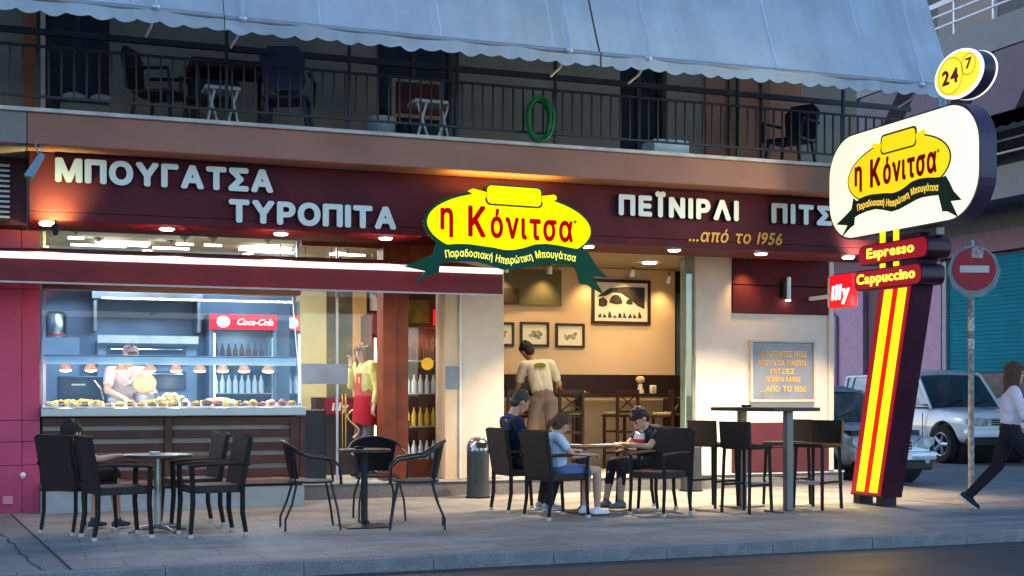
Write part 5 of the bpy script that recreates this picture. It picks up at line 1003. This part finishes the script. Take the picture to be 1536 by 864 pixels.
person('dark-haired child seated with back turned in the leftmost wicker armchair', (.50, 12.60, 0), rad(38), pose(SIT, pel=(-.02, 0, .62), hL=(0, .09, .60), hR=(0, -.09, .60), kL=(.42, .12, .62), kR=(.42, -.12, .62), head=(-.06, .0, 1.07), neck=(-.09, 0, .97), chest=(-.1, 0, .86), sL=(-.1, .17, .94), sR=(-.1, -.17, .94), eR=(.05, -.27, .79), wR=(.34, -.25, .82), aL=(.34, .1, .1), aR=(.5, -.1, .1), f=(1, .1, -.3)), dict(skin=skin2, hair=hblk, hairstyle='short', shirt=cl('black', (.02, .02, .024)), sleeve=.5, pants=cl('shorts_dark', (.045, .018, .022)), leg=1, shoe=cl('sneaker_dark', (.06, .06, .08)), sole=white), .83, True)
person('balding man in a navy polo shirt seated in profile facing right', (5.02, 13.28, 0), rad(2), pose(SIT, aL=(.32, .12, .09), aR=(.30, -.12, .09), head=(.02, 0, 1.16), chest=(-.06, 0, .88), f=(1, 0, .02), wR=(.26, -.16, .66), wL=(.3, .15, .72)), dict(skin=skin, hair=M('hair_grey_dark', (.04, .035, .035), .6, var=.4, scale=60, bump=.6), hairstyle='balding', shirt=cl('navy', (.008, .012, .045)), sleeve=.7, pants=cl('black', (.02, .02, .024)), shoe=cl('sneaker_grey', (.35, .37, .42)), sole=white), 1.0,
       extra=lambda T, J, s, f, l, u: obj('collar', tube(nb(), [J['neck'] + Vector((.075 * math.cos(a), .075 * math.sin(a), -.02 + .02 * math.cos(a + 3.14))) for a in [6.283 * k / 16 for k in range(16)]], .016, 8, closed=True), cl('blue_collar', (.02, .06, .35)), T, local=True, smooth=60))
KID = pose(SIT, head=(.04, 0, 1.12), neck=(-.04, 0, 1.0), chest=(-.05, 0, .86))
def z_up(J, dz, az): 
    J = dict(J)
    for k in J:
        if k not in ('f', 'tL', 'tR', 'dL', 'dR') and k[0] != 'a': v = J[k]; J[k] = (v[0], v[1], v[2] + dz)
    for q in 'LR': v = J['a' + q]; J['a' + q] = (v[0], v[1], az)
    return J
person('girl with brown hair in a pale blue shirt and denim shorts, seated facing right', (5.12, 12.42, 0), rad(6), z_up(pose(KID, f=(.9, .35, -.25), eR=(.08, -.22, .73), wR=(.33, -.2, .74), eL=(.06, .2, .76), wL=(.3, .12, .78), kL=(.46, .1, .54), kR=(.48, -.11, .54), aL=(.42, .1, .1), aR=(.5, -.08, .1)), .03, .10), dict(skin=skin2, hair=hbrn, hairstyle='pony', shirt=cl('pale_blue', (.52, .63, .78)), sleeve=.45, pants=cl('denim', (.10, .15, .30)), leg=.65, shoe=cl('sneaker_white', (.7, .74, .8)), sole=dark), .82, True,
       extra=lambda T, J, s, f, l, u: obj('hair_clip', ell(nb(), J['head'] - l * .085 * s + u * .03 * s, (.02, .012, .02)), M('clip_pink', (.6, .05, .15), .4), T, local=True, smooth=60))
def tee_print(T, J, s, f, l, u):
    m_ = nb(); c0 = J['chest']; F2 = Fr(c0 + Vector((.115, 0, -.02)) * 1, (0, -1, 0), (0, 0, 1)); F2 = Fr(c0 + Vector((.12, -.0, 0)), (0, 1, 0), (0, 0, 1)); plate(m_, [(-.08, -.02), (.08, -.02), (.07, .05), (.02, .03), (-.05, .06)], F2, -.03, .004); obj('shirt_print', m_, cl('print_white', (.7, .7, .7)), T, local=True)
    m_ = nb(); plate(m_, [(-.08, -.07), (.08, -.07), (.08, -.025), (-.08, -.025)], F2, -.03, .004); obj('shirt_stripe', m_, cl('print_red', (.5, .03, .03)), T, local=True)
person('boy with short dark hair in a navy printed T-shirt, looking down at the table', (6.40, 13.05, 0), rad(192), z_up(pose(KID, head=(.1, 0, 1.09), neck=(0, 0, .99), chest=(-.02, 0, .85), f=(1, 0, -.75), eL=(.12, .23, .74), wL=(.34, .1, .77), eR=(.12, -.23, .74), wR=(.34, -.1, .77), kL=(.45, .1, .54), kR=(.45, -.1, .54), aL=(.47, .1, .12), aR=(.56, -.08, .12)), .05, .12), dict(skin=skin2, hair=hblk, hairstyle='short', shirt=cl('navy_tee', (.015, .018, .03)), sleeve=.55, pants=cl('black', (.02, .02, .024)), leg=1.55, shoe=cl('sneaker_grey2', (.16, .17, .18)), sole=dark), .86, True, extra=tee_print)
STAND = dict(pel=(0, 0, .98), chest=(.02, 0, 1.32), neck=(.02, 0, 1.47), head=(.04, 0, 1.62), f=(1, 0, 0), sL=(.01, .19, 1.42), sR=(.01, -.19, 1.42), eL=(-.02, .24, 1.13), eR=(-.02, -.24, 1.13), wL=(.06, .25, .88), wR=(.06, -.25, .88), hL=(0, .09, .93), hR=(0, -.09, .93), kL=(.03, .1, .5), kR=(.03, -.1, .5), aL=(-.01, .1, .09), aR=(-.01, -.1, .09))
def wlogo(T, J, s, f, l, u):
    m_ = nb(); F2 = Fr(J['chest'] + Vector((-.13, 0, .05)), (0, -1, 0), (.0, 0, 1)); plate(m_, [(x * .11, z * .11 + .01) for x, z in ellpts(0, 0, .75, .3, 16)], F2, -.03, .0); obj('back_print', m_, cl('olive_print', (.25, .22, .03)), T, local=True)
    bmn = nb(); lathe(bmn, J['wR'] + Vector((.08, 0, -.02)), [(.03, 0), (.04, .1), (.036, .1)], 14); o = obj('x', bmn, white, T, local=True); o.name = 'tissue_cup'
person('standing waiter in a cream T-shirt and khaki trousers, back turned', (6.62, 16.6, .2), rad(80), pose(STAND, pel=(.0, 0, 1.0), chest=(.14, .04, 1.34), neck=(.22, .10, 1.46), head=(.27, .17, 1.60), sL=(.17, .22, 1.40), sR=(.15, -.13, 1.42), eL=(.22, .29, 1.13), wL=(.32, .36, .90), eR=(.14, -.24, 1.16), wR=(.36, -.30, 1.10), f=(1, .5, -.3), kL=(.03, .14, .52), kR=(.0, -.12, .52), aL=(.0, .17, .1), aR=(-.05, -.15, .1)), dict(skin=skin, hair=M('hair_black', (.01, .008, .007), .55, var=.3, scale=70, bump=.6), hairstyle='short', shirt=cl('cream_tee', (.62, .56, .40)), sleeve=.7, pants=cl('khaki', (.20, .15, .115)), shoe=cl('black', (.02, .02, .024)), flare=.018, hem=.22), 1.02, extra=wlogo)
def apron(T, J, s, f, l, u):
    m_ = nb(); P_ = [J['pel'] + Vector((0, 0, .12))]
    lathe(m_, (0, 0, 0), [(.108, .16), (.118, .08), (.128, 0), (.14, -.15), (.15, -.30), (.146, -.30), (.12, -.1)], 28)
    for v in m_.verts: v.co = J['pel'] + Vector((v.co.x * 1.0 + .015, v.co.y * 1.3, v.co.z + (.02 * math.sin(v.co.y * 40) if v.co.z < -.2 else 0)))
    bx(m_, .09, .125, -.09, .09, J['pel'].z + .1, J['pel'].z + .34, .01); o = obj('apron', m_, cl('apron_red', (.45, .006, .02)), T, local=True, smooth=50)
    o = blob('apron_tie', capsule(nb(), J['pel'] + Vector((-.12, 0, .12)), J['pel'] + Vector((-.14, .02, 0)), .02, .012), cl('apron_red', (.45, .006, .02)), T, .012, 3)
person('woman with long auburn hair in a yellow shirt and red apron, hand at her face', (4.12, 16.35, .2), rad(196), pose(STAND, f=(.8, .15, -.1), head=(.05, 0, 1.58), neck=(.02, 0, 1.44), eR=(.08, -.24, 1.16), wR=(.14, -.14, 1.42), eL=(-.03, .24, 1.14), wL=(.02, .24, .92), dR=(.1, .15, 1)), dict(skin=skin2, hair=hgin, hairstyle='long', shirt=cl('yellow_top', (.68, .62, .20)), sleeve=1.8, pants=cl('grey_trousers', (.16, .15, .17)), shoe=cl('black', (.02, .02, .024))), .985, extra=apron)
def cross_straps(T, J, s, f, l, u):
    m_ = nb(); 
    for sg in (1, -1): tube(m_, [J['s' + 'LR'[sg < 0]] + Vector((.07, -sg * .04, .03)), J['chest'] + Vector((.15, 0, -.05)), J['pel'] + Vector((.14, -sg * .1, .15))], .018, 6)
    obj('strap', m_, cl('strap_white', (.8, .8, .82)), T, local=True)
person('shop worker in a pink and white outfit leaning over the display from behind', (1.16, 16.0, .2), rad(-78), pose(STAND, pel=(-.05, 0, .95), chest=(.12, 0, 1.22), neck=(.2, 0, 1.36), head=(.27, 0, 1.48), f=(1, 0, -.5), sL=(.14, .19, 1.3), sR=(.14, -.19, 1.3), eL=(.3, .27, 1.05), wL=(.5, .12, 1.0), eR=(.3, -.27, 1.08), wR=(.5, -.18, 1.02)), dict(skin=skin2, hair=hbrn, hairstyle='cap', cap=cl('cap_white_red', (.65, .35, .32)), shirt=cl('pink_top', (.85, .62, .60)), sleeve=.6, pants=cl('white_apron', (.7, .68, .7)), shoe=cl('black', (.02, .02, .024))), 1.0, extra=cross_straps)
bm = nb(); ell(bm, (1.36, 15.55, 1.36), (.13, .08, .12), sub=3)
for v in bm.verts: v.co += Vector((0, 0, 1)) * noise.noise(v.co * 14) * .02
o = obj('round_loaf', bm, M('loaf_orange', (.85, .42, .22), .6, var=.35, scale=9), smooth=60); tag(o, 'large round orange-white loaf held up behind the display by the worker', 'bread')
t = thing('loaf_stand', 'grey bowl under the round loaf behind the display', 'bowl', (1.36, 15.55, 1.112)); bm = nb(); lathe(bm, (0, 0, 0), [(.07, 0), (.13, .09), (.13, .14), (.11, .14)], 20); obj('bowl', bm, steel, t, local=True, smooth=50)
person('woman in pink-white sweater and black trousers striding at the right edge', (10.0, 11.55, 0), rad(-32), pose(STAND, pel=(0, 0, .90), chest=(.02, 0, 1.22), neck=(.03, 0, 1.37), head=(.05, 0, 1.51), sL=(.02, .17, 1.31), sR=(.02, -.17, 1.31), eL=(.0, .23, 1.05), wL=(.16, .2, .9), eR=(.12, -.24, 1.04), wR=(.32, -.2, 1.0), hL=(0, .09, .86), hR=(0, -.09, .86), kL=(-.12, .08, .48), kR=(.3, -.08, .52), aL=(-.42, .07, .16), aR=(.36, -.08, .09), tL=(.75, 0, -.6)), dict(skin=skin2, hair=hbrn, hairstyle='long', shirt=cl('white_pink', (.72, .62, .68)), sleeve=1.95, pants=cl('black_tight', (.012, .012, .016)), shoe=cl('trainer_black', (.02, .02, .03)), sole=white), .97)

# ------------------------------------------------------------------ no-entry sign
t = thing('no_entry_sign', 'round red no-entry sign with white bar on a peeling grey pole', 'sign', (11.04, 13.44, 0)); NF = Fr((11.04, 13.38, 2.78), (math.cos(rad(-20)), math.sin(rad(-20)), 0), (0, 0, 1))
bm = nb(); cyl(bm, (11.04, 13.44), .036, -.1, 3.14, 16); obj('pole', bm, M('pole_peeling', (.24, .25, .25), .6, .3, var=.55, scale=14), t, smooth=40)
bm = nb(); plate(bm, ellpts(.0, -.03, .33, .33, 10), NF, -.02, -.012); obj('backing_plate', bm, M('plate_grey', (.20, .22, .24), .5, .4, var=.2), t)
bm = nb(); plate(bm, ellpts(0, 0, .265, .265, 40), NF, -.011, .002); obj('disc', bm, M('sign_red', (.36, .012, .025), .45, var=.12, scale=5), t)
bm = nb(); plate(bm, [(-.18, -.045), (.18, -.045), (.18, .04), (-.18, .04)], NF, .003, .006); obj('bar', bm, M('sign_bar', (.62, .58, .60), .5, var=.08), t)
bm = nb(); plate(bm, [(-.04, .14), (.1, .13), (.12, .26), (.05, .24), (.03, .27), (-.03, .25)], NF, .003, .006); obj('sticker', bm, M('sticker_pale', (.5, .38, .38), .7, var=.4, scale=20), t)
for z, h in ((2.02, .17), (1.8, .12)): bm = nb(); cyl(bm, (11.04, 13.44), .039, z, z + h, 16); obj('sticker', bm, M('sticker_white', (.5, .5, .46), .7, var=.5, scale=30), t)
# ------------------------------------------------------------------ cars
tyre = M('tyre', (.018, .018, .02), .8); rimm = M('rim_alloy', (.5, .52, .55), .3, .8); carg = M('car_glass', (.03, .06, .075), .06, var=.5, scale=1.5, spec=.8); hlm = M('headlight_glass', (.5, .53, .56), .08, .4, var=.3, scale=12); blk = M('car_black_plastic', (.02, .02, .022), .5)  # carg: cyan reflection is put into the base colour of the car glass
def loft(bm, st):
    rings = []
    for ring in st: rings.append([bm.verts.new(p) for p in ring])
    for A_, B_ in zip(rings, rings[1:]):
        for k in range(len(A_) - 1): bm.faces.new((A_[k], A_[k + 1], B_[k + 1], B_[k]))
    bm.faces.new(rings[0]); bm.faces.new(rings[-1][::-1])
def car(label, loc, rz, paint, kind):
    # local: front towards +X
    t = thing('parked_car', label, 'car', loc, rz)
    if kind == 'suv': Wd, st = .90, [(-2.25, .45, .95, .72), (-2.2, .38, 1.08, .86), (-1.2, .36, 1.10, .88), (0, .34, 1.08, .88), (.75, .36, 1.08, .88), (.85, .36, 1.07, .88), (1.5, .36, 1.02, .88), (1.95, .36, .98, .86), (2.12, .38, .90, .80), (2.2, .42, .62, .74)]; cab = [(-2.2, 1.06, .84), (-2.1, 1.70, .74), (.05, 1.78, .74), (.38, 1.74, .73), (.92, 1.08, .82)]; wb = (1.38, -1.35); wr = .37; hz = 1.05
    else: Wd, st = .82, [(-1.9, .4, .8, .68), (-1.85, .3, .95, .8), (-1, .24, .96, .82), (0, .22, .93, .82), (.8, .24, .93, .82), (1.3, .24, .84, .81), (1.7, .26, .74, .76), (1.86, .28, .66, .68), (1.92, .32, .52, .62)]; cab = [(-1.85, .94, .76), (-1.5, 1.38, .62), (-.2, 1.44, .62), (.15, 1.40, .61), (.95, .92, .74)]; wb = (1.2, -1.2); wr = .30; hz = .92
    bm = nb(); rings = []
    for x, zb, zt, w_ in st:
        r = []
        prof = [(.0, zb), (.82, zb), (.97, zb + .1), (1.0, zb + (zt - zb) * .4), (.985, zb + (zt - zb) * .75), (.93, zt - .035), (.8, zt), (.0, zt + .025)]
        half = [(x, -w_ * a, z) for a, z in prof]; full = half + [(x, w_ * a, z) for a, z in prof[-2:0:-1]]
        rings.append([bm.verts.new(p) for p in full])
    n = len(rings[0])
    for A_, B_ in zip(rings, rings[1:]):
        for k in range(n): bm.faces.new((A_[k], A_[(k + 1) % n], B_[(k + 1) % n], B_[k]))
    bm.faces.new(rings[0]); bm.faces.new(rings[-1][::-1]); bmesh.ops.recalc_face_normals(bm, faces=bm.faces)
    o = obj('body', bm, paint, t, local=True); s_ = o.modifiers.new('s', 'SUBSURF'); s_.levels = s_.render_levels = 2
    # wheel-arch holes
    cb = nb()
    for x in wb: tube(cb, [(x, -1.2, wr + .01), (x, 1.2, wr + .01)], wr + .075, 28)
    co = obj('cut', cb, blk); b_ = o.modifiers.new('b', 'BOOLEAN'); b_.operation = 'DIFFERENCE'; b_.object = co; b_.solver = 'EXACT'; co.location = o.location; co.parent = t
    bake(o); bpy.data.objects.remove(co); o.data.set_sharp_from_angle(angle=rad(35))
    bm = nb(); bx(bm, -1.95 if kind != 'suv' else -2.1, 1.7, -.6, .6, .3, .8); obj('underbody', bm, blk, t, local=True)
    for x in wb: bm = nb(); tube(bm, [(x, -Wd + .12, wr + .01), (x, Wd - .12, wr + .01)], wr + .07, 24); obj('wheel_well', bm, blk, t, local=True)
    # cabin glass, roof and pillars
    gl = nb(); R_ = []
    for x, z, w_ in cab: R_.append([gl.verts.new((x, -w_, z)), gl.verts.new((x, w_, z))])
    base = [(gl.verts.new((x, -cab[0][2] - 0 * x, hz)), gl.verts.new((x, cab[0][2], hz))) for x in (cab[1][0], cab[2][0], cab[3][0])]
    for A_, B_ in zip(R_, R_[1:]): gl.faces.new((A_[0], A_[1], B_[1], B_[0]))
    L_ = [r[0] for r in R_]; Rr_ = [r[1] for r in R_]
    gl.faces.new(L_[:]); gl.faces.new(Rr_[::-1])
    for v in base:
        for q in v: gl.verts.remove(q)
    obj('window_glass', gl, carg, t, local=True)
    bm = nb(); (x1, z1, w1), (x2, z2, w2), (x3, z3, w3) = cab[1:4]; G = []
    for x, z, w_ in ((x1 - .05, z1 - .03, w1), (x1 + .1, z1 + .02, w1), (x2, z2 + .03, w2), (x3, z3 + .015, w3), (x3 + .07, z3 - .04, w3)): G.append([bm.verts.new((x, w_ * 1.02 * a, z + .02 * (1 - a * a) - .03 * (abs(a) > .9))) for a in (-1, -.85, -.4, 0, .4, .85, 1)])
    for A_, B_ in zip(G, G[1:]):
        for k in range(6): bm.faces.new((A_[k], A_[k + 1], B_[k + 1], B_[k]))
    bmesh.ops.solidify(bm, geom=bm.faces[:], thickness=.03); obj('roof', bm, paint, t, local=True, smooth=50)
    for sy in (-1, 1):
        bm = nb()
        tube(bm, [(cab[4][0] + .03, sy * cab[4][2] * 1.0, cab[4][1] - .02), (x3 + .03, sy * (w3 + .005), z3 - .01)], .032, 6); tube(bm, [(x3 - .0, sy * (w3 + .005), z3), (x1, sy * (w1 + .005), z1)], .026, 6); tube(bm, [(x1, sy * w1, z1), (cab[0][0] + .02, sy * cab[0][2], cab[0][1])], .05, 6)
        xm = -.25; tube(bm, [(xm, sy * w2 * 1.005, z2 - .01), (xm, sy * cab[0][2] * 1.03, hz - .02)], .035, 6); tube(bm, [(x1 + .25, sy * w1 * 1.005, z1), (x1 + .1, sy * cab[0][2] * 1.02, hz - .02)], .04, 6)
        obj('pillar', bm, paint, t, local=True, smooth=50)
        bm = nb(); ell(bm, (cab[4][0] - .22, sy * (Wd + .12), hz + .13), (.07, .11, .085), sub=3); tube(bm, [(cab[4][0] - .2, sy * (Wd - .1), hz + .07), (cab[4][0] - .2, sy * (Wd + .08), hz + .1)], .02, 6); obj('mirror', bm, paint, t, local=True, smooth=50)
        for dx0, dx1 in (((-.22, .82)), (-1.1, -.28)):
            bm = nb(); y = sy * (Wd + .004); zb = st[3][1] + .1
            fr2 = Fr((0, y, 0), (1, 0, 0), (0, 0, 1))
            for a, b2, c_, d2 in ((dx0, dx0 + .008, zb, hz - .08), (dx1 - .008, dx1, zb, hz - .08), (dx0, dx1, zb - .008, zb)): bx(bm, a, b2, y - .014, y + .001, c_, d2)
            dd = obj('door_seam', bm, blk, t, local=True); bm = nb(); bx(bm, dx0 + .05, dx0 + .2, y - .02 * sy, y + .014 * sy, hz - .2, hz - .165, .004) if True else None; obj('handle', bm, blk if kind == 'suv' else paint, dd, local=True)
        xw = st[-2][0]
        bm = nb()
        if kind == 'suv': P_ = [(sy * .42, .72), (sy * .80, .74), (sy * .82, .86), (sy * .78, .90), (sy * .42, .88)]; xf = 2.13
        else: P_ = [(sy * .34, .54), (sy * .60, .52), (sy * .72, .62), (sy * .70, .70), (sy * .50, .68), (sy * .36, .62)]; xf = 1.865
        F3 = Fr((xf + .02, 0, 0), (0, 1, 0), (0, 0, 1)); plate(bm, P_ if sy > 0 else P_[::-1], F3, -.12, .015); hh = obj('headlight', bm, hlm, t, local=True)
        bm = nb(); cx_ = sy * (.60 if kind == 'suv' else .56); tube(bm, [(xf + .03, cx_, .81 if kind == 'suv' else .61), (xf + .045, cx_, .81 if kind == 'suv' else .61)], .055, 16); obj('reflector', bm, M('reflector_bright', (.75, .78, .8), .1, .5), hh, local=True)
        bm = nb(); tube(bm, [(xf + .0, sy * .55, .48 if kind == 'suv' else .36), (xf + .09, sy * .55, .48 if kind == 'suv' else .36)], .045, 14); obj('fog_light', bm, hlm, t, local=True)
    bm = nb(); xf = 2.13 if kind == 'suv' else 1.9
    if kind == 'suv':
        bx(bm, 2.12, 2.17, -.38, .38, .73, .88, .01); g_ = obj('grille', bm, M('grille_silver', (.4, .42, .44), .3, .6), t, local=True)
        for z in (.76, .80, .84): bm = nb(); bx(bm, 2.168, 2.178, -.35, .35, z - .012, z + .012); obj('slot', bm, blk, g_, local=True)
        bm = nb(); bx(bm, 1.95, 2.27, -.84, .84, .52, .68, .04); obj('bumper', bm, paint, t, local=True, smooth=40); bm = nb(); bx(bm, 1.95, 2.25, -.8, .8, .36, .518, .03); obj('lower_bumper', bm, blk, t, local=True)
        bm = nb(); bx(bm, 2.272, 2.28, -.26, .26, .54, .64); obj('number_plate', bm, white, t, local=True)
    else:
        bx(bm, 1.84, 1.93, -.3, .3, .52, .64, .01); g_ = obj('grille', bm, blk, t, local=True)
        for z in (.55, .60): bm = nb(); bx(bm, 1.928, 1.938, -.28, .28, z - .006, z + .006); obj('slot', bm, chrome, g_, local=True)
        bm = nb(); bx(bm, 1.75, 1.97, -.72, .72, .36, .5, .04); obj('bumper', bm, paint, t, local=True, smooth=40); bm = nb(); bx(bm, 1.75, 1.95, -.66, .66, .22, .355, .03); obj('lower_bumper', bm, blk, t, local=True)
        bm = nb(); bx(bm, 1.972, 1.98, -.26, .26, .38, .48); obj('number_plate', bm, white, t, local=True)
    bm = nb(); tube(bm, [(cab[4][0] + .03, -.5, cab[4][1] + .02), (cab[4][0] - .1, .0, cab[4][1] + .14)], .01, 5); tube(bm, [(cab[4][0] + .03, .1, cab[4][1] + .02), (cab[4][0] - .1, .6, cab[4][1] + .14)], .01, 5); obj('wiper', bm, blk, t, local=True)
    for x in wb:
        for sy in (-1, 1):
            y = sy * (Wd - .09); bm = nb()
            prof = [(wr * .62, -.1), (wr * .9, -.11), (wr, -.07), (wr, .07), (wr * .9, .11), (wr * .62, .1)]; n = 28; RR = [[bm.verts.new((x + r_ * math.cos(6.2832 * k / n), y + o_, wr + r_ * math.sin(6.2832 * k / n))) for k in range(n)] for r_, o_ in prof]
            for A_, B_ in zip(RR, RR[1:] + RR[:1]):
                for k in range(n): bm.faces.new((A_[k], A_[(k + 1) % n], B_[(k + 1) % n], B_[k]))
            tw = obj('tyre', bm, tyre, t, local=True, smooth=40); bm = nb(); tube(bm, [(x, y - .07, wr), (x, y + .07, wr)], wr * .16, 12)
            for k in range(5):
                a = 6.2832 * k / 5; tube(bm, [(x, y + sy * .07, wr), (x + wr * .6 * math.cos(a), y + sy * .085, wr + wr * .6 * math.sin(a))], [wr * .13, wr * .1], 6)
            tube(bm, [(x + wr * .6 * math.cos(a), y + sy * .085, wr + wr * .6 * math.sin(a)) for a in [6.2832 * k / 24 for k in range(24)]], wr * .05, 6, closed=True); obj('rim', bm, rimm, tw, local=True, smooth=50)
            bm = nb(); tube(bm, [(x, y - .04, wr), (x, y + .04, wr)], wr * .6, 20); obj('hub', bm, blk, tw, local=True)
    return t
pw = M('paint_white', (.80, .82, .84), .18, var=.03, coat=.6); ps = M('paint_silver', (.52, .56, .60), .28, .3, var=.04, coat=.6); pd = M('paint_greyblue', (.30, .32, .38), .25, .3, var=.04, coat=.5)
car('white off-road car parked facing the camera across the side street', (17.65, 22.55, -.1), rad(-92), pw, 'suv')
car('silver hatchback parked just behind the striped totem', (12.05, 18.25, -.1), rad(-90), ps, 'hatch')
car('grey-blue car parked behind the silver hatchback', (12.3, 24.2, -.1), rad(-90), pd, 'suv')

# ------------------------------------------------------------------ building across the side street
Q = thing('street_building', 'mauve building with teal roller shutters and grey balconies across the side street', 'building', (20, 25, 0))
def qp(name, mat, *b, bev=0, parent=None, label=None):
    bm = nb()
    for k in b: bx(bm, *k, bev)
    return obj(name, bm, mat, parent or Q, label=label)
qp('wall', purpw, (20.0, 30, 16, 60, -.1, 12)); qp('upper_wall', M('street_upper_grey', (.13, .125, .13), .8), (19.94, 19.995, 16, 60, 4.76, 12)); qp('pavement_strip', conc, (19.2, 19.99, 14, 60, -.12, .02))
qp('plinth', M('plinth_brown', (.16, .12, .11), .8, var=.25), (19.93, 19.998, 16, 25.2, -.1, 1.7))
for k in range(3):
    y0 = 25.15 - 4.1 * (k + 1) + .1; s_ = qp('shutter_bay', teal, (19.9, 19.96, y0, y0 + 3.9, 1.7, 4.25))
    for j in range(28): bm = nb(); bx(bm, 19.885, 19.9, y0 + .02, y0 + 3.88, 1.72 + j * .09, 1.80 + j * .09, .004); obj('slat', bm, teal, s_)
qp('pier', M('pier_pink', (.40, .24, .34), .7, var=.12), (19.85, 19.99, 25.2, 26.6, -.1, 4.3)); qp('pier', M('pier_pink'), (19.85, 19.99, 28.2, 30.5, -.1, 4.3)); M('window_black', (.02, .02, .03), .2); qp('maroon_gate', M('gate_maroon', (.09, .04, .06), .6), (19.95, 19.99, 26.65, 28.15, -.1, 4.2)); qp('pilaster', M('pilaster_grey', (.28, .28, .30), .6), (19.82, 19.99, 24.98, 25.12, 1.7, 4.25))
bm = nb(); tube(bm, [(19.8, 29.3, 0), (19.8, 29.3, 3.2), (19.8, 29.6, 3.4)], .04); obj('drainpipe', bm, M('pier_pink'), Q)
qp('beam', M('beam_mauve', (.20, .10, .13), .7), (19.7, 20, 16, 60, 4.3, 4.75))
gs = M('soffit_grey', (.16, .18, .18), .8, var=.15)
for z in (5.3, 8.3, 11.3):
    qp('balcony_slab', gs, (18.5, 20, 16, 60, z, z + .35)); qp('balcony_parapet', M('parapet_grey', (.20, .21, .22), .75, var=.1), (18.45, 18.55, 16, 60, z - .15, z + .5))
    for j in range(16): bm = nb(); bx(bm, 18.46, 18.5, 17.0 + j * 1.2, 17.05 + j * 1.2, z + .5, z + 1.3); obj('rail_post', bm, white, Q)
    for zz_ in (z + .75, z + 1.0, z + 1.28): bm = nb(); bx(bm, 18.44, 18.46, 16.5, 40, zz_ - (.02 if zz_ < z + 1.2 else .09), zz_ + .02); obj('rail', bm, M('rail_pale', (.5, .55, .62), .4), Q)
    for j in range(5): qp('window', M('window_black'), (19.93, 19.99, 17 + j * 3.2, 19 + j * 3.2, z + .36, z + 2.4))
wa = M('awning_mauve', (.30, .24, .27), .8, var=.08)
T = thing('street_awning', 'mauve and dark striped awning hanging from the upper balcony across the side street', 'awning', (18.4, 22, 8)); FA = None
for j in range(18):
    y = 17.2 + j * .75; bm = nb(); vs = [bm.verts.new(p) for p in ((18.4, y, 8.1), (18.4, y + .75, 8.1), (17.6, y + .75, 6.6), (17.6, y, 6.6))]; bm.faces.new(vs); bmesh.ops.solidify(bm, geom=bm.faces[:], thickness=.01); obj('stripe', bm, wa if j % 3 else M('awning_dark', (.03, .02, .03), .8), T)
for j in range(40):
    y = 17.2 + j * .3375
for k_ in range(1):
    bm = nb(); n = 120; tp, bt = [], []
    for i in range(n + 1): y = 17.2 + 13.5 * i / n; tp.append(bm.verts.new((17.6, y, 6.6))); bt.append(bm.verts.new((17.6, y, 6.38 - .06 * abs(math.sin(y * 9)))))
    for i in range(n): bm.faces.new((tp[i], tp[i + 1], bt[i + 1], bt[i]))
    bmesh.ops.solidify(bm, geom=bm.faces[:], thickness=.008); obj('valance', bm, M('awning_dark'), T)
# far end of the side street and houses across the road (behind the camera, seen only in reflections)
Z = thing('far_house', 'plain mauve-grey house closing the side street behind the parked cars', 'building', (15, 62, 0)); bm = nb(); bx(bm, 6, 24, 60.1, 70, -.1, 14); obj('wall', bm, purpw, Z)
for j in range(4):
    for z in (3.5, 7, 10.5): bm = nb(); bx(bm, 8 + j * 4, 9.4 + j * 4, 60.02, 60.09, z, z + 1.7); obj('window', bm, M('window_black'), Z)
bpy.context.view_layer.update()
